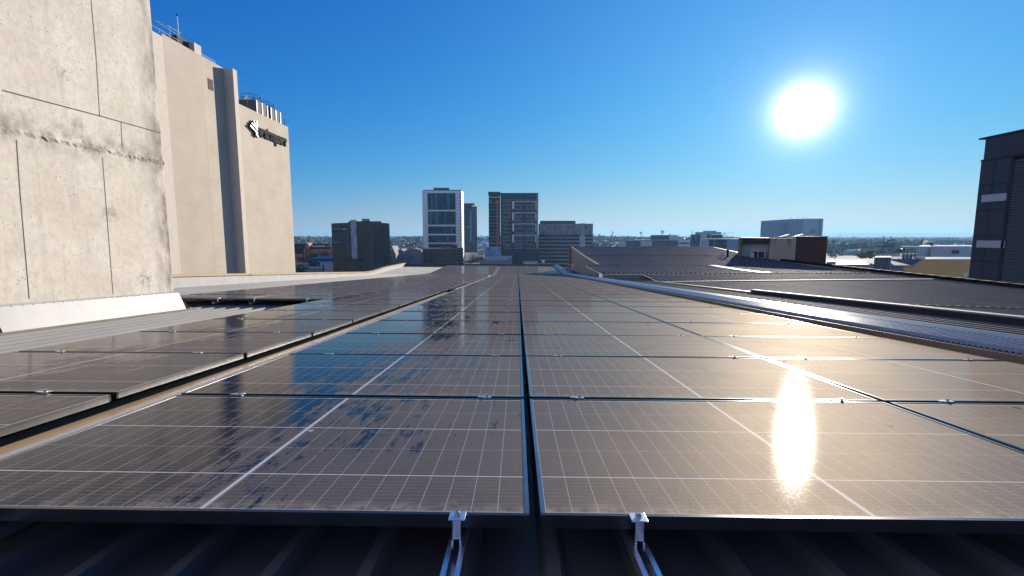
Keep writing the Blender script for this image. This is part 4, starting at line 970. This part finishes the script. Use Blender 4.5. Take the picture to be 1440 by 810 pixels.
t2 = thing('roof_ventilator', 'long rounded tan ventilator on the ochre building', 'ventilator', ((X(1298, Y)+X(1312, Y))/2, Y+2, zhi+.1))
MB().bar((-1.15, 0, .3), (1.15, 0, .3), .42, 10).build('hood', M['cream'], t2); box('curb', -1.0, 1.0, -.35, .35, -.1, .0, M['cream'], t2)
Y = 117
t = thing('ribbed_tank_enclosure', 'pale ribbed metal enclosure left of the ochre building', 'enclosure')
n = 9; xa_, xb_ = X(1232.5, Y), X(1256, Y)
m_ = MB(); m_.prism([(xa_, Y+.2), (xb_, Y+.2), (xb_+6.3, Y+8), (xa_+6.3, Y+8)], GZ, Z(361.6, Y)); m_.build('wall', M['roof_grey'], t)
m_ = MB()
for k in range(n): x = xa_+(xb_-xa_)*k/n; m_.box(x, x+.13, Y, Y+.19, GZ, Z(361.4, Y))
m_.build('wall_ribs', M['slate'], t)
# transmission mast frame
Y = 200
t = thing('lattice_mast', 'slim steel mast with cross arms behind the ribbed enclosure', 'mast')
MB().bar((X(1243.5, Y), Y, GZ), (X(1243.5, Y), Y, Z(339, Y)), .45, 8, .3).build('pole', M['water'], t)
MB().bar((X(1243.2, Y), Y, Z(339, Y)), (X(1242, Y), Y, Z(331.5, Y)), .12, 5).build('spire', M['slate'], t)
for (a, b, py) in ((1238.5, 1250, 340), (1231, 1257, 346.3), (1235, 1264, 354.5)):
    MB().bar((X(a, Y), Y-.2, Z(py, Y)), (X(b, Y), Y-.2, Z(py, Y)), .16, 5).build('cross_arm', M['slate'], t)
for px in (1234, 1238, 1250, 1254): MB().bar((X(px, Y), Y, GZ), (X(px, Y), Y, Z(346.5, Y)), .14, 5).build('side_post', M['water'], t)
MB().box(X(1242.6, Y), X(1245.5, Y), Y-.6, Y+.6, Z(340, Y)+.05, Z(337.8, Y)).build('polished_head', M['alu'], t)
# white warehouses
Y = 240
t = thing('white_factory', 'long white factory with a parapet and small vent behind the ochre building', 'building')
bx('wall', 1291, 1372, 346.5, None, Y, 40, M['pale_wall'], t, 1); bx('wall', 1310, 1372, 346, None, Y, 2, M['roof_grey'], t, -1.5)
bx('wall_vent', 1340.5, 1350.5, 351.5, 356, Y, .3, M['slate'], t, -1.9)
bx('cream_patch', 1310, 1337, 356.5, 362, Y, .3, M['cream'], t, -1.9)
bx('open_frame', 1269, 1292, 346.2, 348.4, Y, 6, M['roof_grey'], t)
for k in range(5): bx('frame_post', 1270+k*5, 1271+k*5, 348.5, None, Y, 1, M['pale_wall'], t)
bx('plant_block', 1271, 1290, 357, None, Y, 5, M['grey_wall'], t, 2)
for k in range(7): bx('process_pipe', 1272+k*2.6, 1273.2+k*2.6, 350.5+random.uniform(0, 4), None, Y, .6, M['pale_wall' if k % 2 else 'slate'], t, -.8)
t = thing('vent_stack', 'thin dark chimney stack behind the white factory', 'chimney')
MB().bar((X(1296.3, 300), 300, GZ), (X(1296.3, 300), 300, Z(336, 300)), .35, 8).build('flue', M['slate'], t)
MB().bar((X(1296.3, 300), 300, Z(346, 300)), (X(1296.3, 300), 300, Z(342, 300)), .6, 8).build('collar', M['slate'], t)
t = thing('dark_roof_tank', 'square dark tank above the white factory roof', 'tank')
bx('tank', 1308, 1313, 341.3, 346, 262, 3, M['slate'], t); bx('tank_lid', 1307.6, 1313.4, 340.9, 341.2, 262, 3.4, M['tower_dark'], t, -.2)
t = thing('stadium', 'wide grey stadium with a row of dark roof lights on the skyline', 'stadium')
Y = 900
bx('stand', 1316, 1372, 338.4, None, Y, 60, M['blue_box_b'], t); bx('roof', 1315, 1374, 336.2, 338.3, Y, 60, M['roof_grey'], t, -4)
for k in range(6): bx('roof_light', 1317+k*5.3, 1320.4+k*5.3, 334.9, 336.1, Y, 4, M['slate'], t, 2)
for k in range(7): bx('column', 1318+k*8, 1319+k*8, 340, None, Y, 1, M['pale_wall'], t, -1.2)
# white tents / bright roofs in the right valley
for k, (a, b, py, Yq) in enumerate(((1165, 1232, 367.5, 232), (1178, 1225, 371.2, 205), (1200, 1233, 368.6, 215))):
    t = thing('white_roofed_shed', ['long white-roofed shed right of the brown brick block', 'nearest white-roofed shed behind the black roof capping', 'white-roofed shed touching the ribbed enclosure'][k], 'shed', group='white sheds right of the plant room')
    bx('wall', a, b, py+1, None, Yq, 12, M['grey_wall'], t); bx('roof', a-.5, b+.5, py, py+.9, Yq, 13, M['white_paint'], t, -.4)
# steam
def steam(t, b): pass
sm_ = bpy.data.materials.new('steam'); sm_.use_nodes = True; tt = sm_.node_tree; tt.nodes.clear()
pvn = tt.nodes.new('ShaderNodeVolumePrincipled'); pvn.inputs['Density'].default_value = .16; pvn.inputs['Color'].default_value = (1, 1, 1, 1); pvn.inputs['Anisotropy'].default_value = .3
mo = tt.nodes.new('ShaderNodeOutputMaterial'); tt.links.new(pvn.outputs[0], mo.inputs['Volume'])
Y = 330; m_ = MB()
for (px, py, rr_) in ((1299, 343.5, 1.3), (1301.5, 341.5, 1.5), (1304, 343, 1.3), (1302.5, 339, 1.1), (1305.5, 341, 1.0)):
    cx, cz = X(px, Y), Z(py, Y)
    m_.grid([[(cx+rr_*math.cos(a)*math.cos(b), Y+random.uniform(0, .1)+rr_*math.cos(a)*math.sin(b), cz+rr_*math.sin(a)) for b in np.linspace(0, 2*math.pi, 13)] for a in np.linspace(-math.pi/2, math.pi/2, 8)])
tag(m_.build('steam_plume', sm_), 'small white puff of steam beside the chimney stack', None, kind='stuff')

# skyline poles and lights
def floodlight(px, pyt, pyb, Yq, label, lean=0, head=1.0):
    t = thing('stadium_floodlight', label, 'floodlight', group='stadium floodlights on the skyline')
    x = X(px, Yq); MB().bar((x, Yq, terr(x, Yq)), (x+lean, Yq, Z(pyt, Yq)), .35, 5).build('mast', M['water'], t)
    m_ = MB(); hh = Z(pyt, Yq)-Z(pyb, Yq); wd = 2.9*head
    for k in range(4): m_.box(x+lean-wd*(.6+.12*k), x+lean+wd*(.6+.12*k), Yq-.3, Yq+.3, Z(pyb, Yq)+hh*k/4, Z(pyb, Yq)+hh*(k+.7)/4)
    m_.build('lamp_bank', M['roof_grey'], t)
floodlight(901, 325.8, 329.6, 900, 'stadium floodlight left of the dark-topped office')
floodlight(931, 323.9, 328.6, 900, 'stadium floodlight above the dark-topped office', 0, 1.3)
t = thing('leaning_floodlight', 'slender floodlight tower with a dark leaning head', 'floodlight')
Y = 800; x = X(860.4, Y); MB().bar((x, Y, terr(x, Y)), (x, Y, Z(329, Y)), .4, 5).build('mast', M['water'], t); MB().bar((x-.3, Y, Z(331.5, Y)), (x+1.9, Y, Z(325.5, Y)), .8, 5).build('lamp_head', M['slate'], t)
for px, py, Yq, w_, lab in ((842, 330.5, 1000, 1.6, 'stubby dark chimney right of the slot-windowed office'), (435, 332.5, 1100, 1.8, 'water tower on the wooded skyline left of the brown block'), (560, 334, 1000, 1.5, 'small tower block on the wooded skyline')):
    t = thing('skyline_tower', lab, 'tower'); x = X(px, Yq)
    MB().bar((x, Yq, terr(x, Yq)), (x, Yq, Z(py, Yq)), w_, 8).build('shaft', M['slate'], t); MB().bar((x, Yq, Z(py, Yq)), (x, Yq, Z(py-.9, Yq)), w_*1.35, 8).build('head', M['slate'], t)
t = thing('tower_crane', 'pale tower crane with a level jib beside the plant room', 'crane')
Y = 700; x = X(1019, Y); MB().bar((x, Y, terr(x, Y)), (x, Y, Z(326.5, Y)), .45, 4).build('mast', M['roof_grey'], t)
MB().bar((x-2, Y, Z(328, Y)), (X(1033, Y), Y, Z(327, Y)), .3, 4).build('jib', M['roof_grey'], t); MB().box(x-2.4, x-1, Y-.5, Y+.5, Z(329, Y), Z(328, Y)-.2).build('counterweight', M['slate'], t)
t = thing('radio_mast', 'very thin radio mast on the hazy right skyline', 'mast'); Y = 2500
x = X(1181, Y); MB().bar((x, Y, terr(x, Y)), (x, Y, Z(325.5, Y)), 1.0, 4, .5).build('mast', M['water'], t)

# ------------------------------------------------------------------ vegetation
def crown(mb, cx, cy, cz, rx, rz, n, s, seed=0):
    rnd = random.Random(seed)
    lumps = [(rnd.uniform(-.55, .55), rnd.uniform(-.55, .55), rnd.uniform(-.35, .6), rnd.uniform(.35, .6)) for _ in range(9)]
    for _ in range(n):
        lx, ly, lz, lr = rnd.choice(lumps)
        d = Vector((rnd.gauss(0, 1), rnd.gauss(0, 1), rnd.gauss(0, 1))).normalized()*lr*(rnd.random()**.35)
        c = Vector((cx+(lx+d.x)*rx, cy+(ly+d.y)*rx, cz+(lz+d.z)*rz))
        a = Vector((rnd.gauss(0, 1), rnd.gauss(0, 1), rnd.gauss(0, 1))).normalized(); u = a.orthogonal().normalized(); v_ = a.cross(u)
        q_ = s*rnd.uniform(.6, 1.3)
        mb.add([c-u*q_, c+v_*q_*.7, c+u*q_, c-v_*q_*.7], [(0, 1, 2, 3)])
def tree(px, pytop, pybot, Yq, m_, label, name='broadleaf_tree', group='trees among the city buildings', wr=.55, seed=1, n=420):
    x = X(px, Yq); g = terr(x, Yq); zt_ = Z(pytop, Yq); zb_ = max(g+1, Z(pybot, Yq)); h = zt_-zb_
    t = thing(name, label, 'tree', (x, Yq, g), group)
    tm = MB().bar((0, 0, 0), (0, 0, zb_-g+h*.35), max(.2, h*.05), 7, max(.1, h*.025))
    for k in range(5): a = k*1.3; tm.bar((0, 0, zb_-g+h*.1), (math.cos(a)*h*.3, math.sin(a)*h*.3, zb_-g+h*.55), h*.02, 5, h*.008)
    tm.build('trunk', M['bark'], t)
    cm = MB(); crown(cm, 0, 0, zb_-g+h*.5, h*wr, h*.55, n, h*.075, seed); cm.build('crown', m_, t)
    return t
trs = [(548, 367, 381, 236, 'leaf', 'round green street tree just above the tan capping', .9), (559, 369.5, 381, 232, 'leaf', 'smaller green tree right of the round street tree', .8), (536, 369, 380, 238, 'leaf_autumn', 'thin brown tree left of the round street tree', .5),
       (441, 356, 367, 312, 'leaf_autumn', 'bare brown tree before the heritage building', .6), (455, 353.5, 365, 322, 'leaf_autumn', 'leafy ochre tree before the heritage brick wall', .6), (490, 363, 369, 244, 'leaf_dark', 'low dark spreading tree below the patterned strip', 1.6),
       (503, 363.5, 369, 243, 'leaf_dark', 'dark spreading tree below the brown block', 1.5), (418, 372, 392, 240, 'leaf_dark', 'black-green tree beside the foot of the beige block', .9), (671, 359, 370, 370, 'leaf_autumn', 'brown shrub-like tree between the two towers', 1.1),
       (680, 361, 371, 350, 'leaf_autumn', 'brown leafy tree beside the painted wall', .8), (661, 365, 372, 330, 'leaf_dark', 'dark low tree right of the brown brick building', 1.3),
       (1202, 341.5, 362, 620, 'leaf_dark', 'tall dark tree standing alone in the right-hand suburb', .5), (1226, 351, 366, 330, 'leaf_dark', 'wide dark green tree left of the ribbed enclosure', 1.0), (1216, 355, 366, 340, 'leaf_dark', 'dark green tree at the left of the wide tree', .9),
       (1176, 356.5, 364, 380, 'leaf_dark', 'dark tree clump beside the brown brick block', 1.6), (1266, 348, 358, 260, 'leaf_dark', 'dark tree at the left end of the white factory', .6),
       (1306, 340.5, 346, 300, 'leaf', 'green tree behind the dark roof tank', 1.0)]
for k, (px, a, b, Yq, m_, lab, wr) in enumerate(trs): tree(px, a, b, Yq, M[m_], lab, wr=wr, seed=k)
# far wooded suburbs
rnd = np.random.default_rng(5)
def woodland(name, n, ylo, yhi, pxlo, pxhi, label, size=(5, 9), zone=None):
    V = []; Fc = []
    for i in range(n):
        y = ylo+(yhi-ylo)*rnd.random()**.8; px = pxlo+(pxhi-pxlo)*rnd.random(); x = X(px, y); s = rnd.uniform(*size); g = terr(x, y)
        hgt = s*rnd.uniform(.55, 1.15)*(1.6 if rnd.random() < .03 else 1)
        for j in range(9):
            a = rnd.normal(size=3); a /= np.linalg.norm(a); u = np.cross(a, [.3, .5, .8]); u /= np.linalg.norm(u); v_ = np.cross(a, u)
            c = np.array([x, y, g+hgt*.55])+rnd.normal(size=3)*np.array([s*.38, s*.38, hgt*.24]); q_ = s*rnd.uniform(.18, .42)
            o = len(V); V += [tuple(c-u*q_), tuple(c+v_*q_), tuple(c+u*q_), tuple(c-v_*q_)]; Fc.append((o, o+1, o+2, o+3))
    m_ = MB(); m_.v = V; m_.f = Fc
    tag(m_.build(name, M['leaf_dark']), label, None, kind='stuff')
woodland('far_woodland', 4200, 650, 2000, 395, 1300, 'wooded suburb rising to the skyline behind the towers')
woodland('far_woodland', 5200, 520, 6000, 1120, 1480, 'hazy wooded suburb spread below the distant hills', (6, 14))
# far houses
kinds = [('white_paint', 'roof_grey', 'pale walled house with a grey roof in the far suburb'), ('cream', 'heritage', 'cream house with an orange roof in the far suburb'), ('roof_grey', 'white_paint', 'grey house with a bright white roof in the far suburb')]
for ki, (wm, rm, lab) in enumerate(kinds):
    hp_ = MB().box(-7, 7, -5, 5, 0, 4).build('suburban_house', M[wm]); tag(hp_, lab, 'house', 'far houses in the suburbs')
    rf = MB().add([(-7.6, -5.6, 4.01), (7.6, -5.6, 4.01), (7.6, 5.6, 4.01), (-7.6, 5.6, 4.01), (-5, 0, 6.6), (5, 0, 6.6)], [(0, 1, 5, 4), (1, 2, 5), (2, 3, 4, 5), (3, 0, 4)]).build('roof', M[rm], hp_)
    for k in range(62):
        o = hp_ if k == 0 else copy_tree(hp_)
        if k % 3: y = rnd.uniform(560, 3000); px = rnd.uniform(1165, 1362)
        else: y = rnd.uniform(620, 1500); px = rnd.choice([rnd.uniform(545, 598), rnd.uniform(655, 690), rnd.uniform(835, 1075)])
        x = X(px, y); s = rnd.uniform(.8, 2.0)
        o.location = (x, y, terr(x, y)-.3); o.scale = (s, s, rnd.uniform(.8, 1.5)); o.rotation_euler = (0, 0, rnd.uniform(-.5, .5))
# parked cars in the left yard
def make_car(col):
    t = thing('parked_car', '', 'car')
    MB().prism([(-2.2, -.85), (2.2, -.85), (2.2, .85), (-2.2, .85)], .35, .95).build('body', col, t, None, .12)
    MB().add([(-1.5, -.78, .951), (1.1, -.78, .951), (1.1, .78, .951), (-1.5, .78, .951), (-1.1, -.65, 1.45), (.5, -.65, 1.45), (.5, .65, 1.45), (-1.1, .65, 1.45)], [(4, 5, 6, 7), (0, 1, 5, 4), (1, 2, 6, 5), (2, 3, 7, 6), (3, 0, 4, 7)]).build('window', M['car_glass'], t)
    MB().box(-1.08, .48, -.6, .6, 1.452, 1.49).build('roof', col, t)
    for x in (-1.35, 1.35):
        for y in (-.8, .8): MB().bar((x, y-.1, .34), (x, y+.1, .34), .34, 10).build('wheel', M['black'], t)
    return t
names = ['white', 'black', 'grey', 'blue', 'silver', 'red']
spots = [(432, 300), (437, 286), (446, 282), (458, 283), (466, 296), (474, 280), (514, 300), (527, 292), (440, 276), (470, 275), (523, 283), (459, 272)]
prt = {}
for k, (px, Yq) in enumerate(spots):
    c_ = k % 6
    o = copy_tree(prt[c_]) if c_ in prt else make_car(M['car_paint'][c_]); prt.setdefault(c_, o)
    o.location = (X(px, Yq), Yq, GZ+.02); o.rotation_euler = (0, 0, random.choice([0, 1.57, .3]))
    tag(o, f'{names[c_]} car parked in the yard, {nth(k).replace("front", "first")} of the row counted from the beige block' if False else f'{names[c_]} parked car in the yard among the low sheds, {"nearer the camera" if Yq < 284 else "farther back"}', 'car', 'cars parked in the left yard')
lp = thing('yard_light_pole', 'slim pale light pole standing in the yard beside the sheds', 'lamp post', (X(445.5, 262), 262, GZ))
MB().bar((0, 0, 0), (0, 0, Z(368, 262)-GZ), .14, 6, .08).build('pole', M['pale_wall'], lp); box('lamp_head', -.1, 1.6, -.2, .2, Z(368, 262)-GZ, Z(368, 262)-GZ+.15, M['pale_wall'], lp)

# ------------------------------------------------------------------ haze
hm = bpy.data.materials.new('haze'); hm.use_nodes = True; tt = hm.node_tree; tt.nodes.clear()
pvn = tt.nodes.new('ShaderNodeVolumePrincipled'); pvn.inputs['Density'].default_value = HAZE_DENSITY; pvn.inputs['Color'].default_value = (.38, .72, 1.0, 1); pvn.inputs['Anisotropy'].default_value = .25
mo = tt.nodes.new('ShaderNodeOutputMaterial'); tt.links.new(pvn.outputs[0], mo.inputs['Volume'])
hz = MB().box(-23000, 23000, -420, 13100, GZ-6, 125).build('haze', hm); tag(hz, 'thin blue daylight haze over the city', None, kind='stuff')
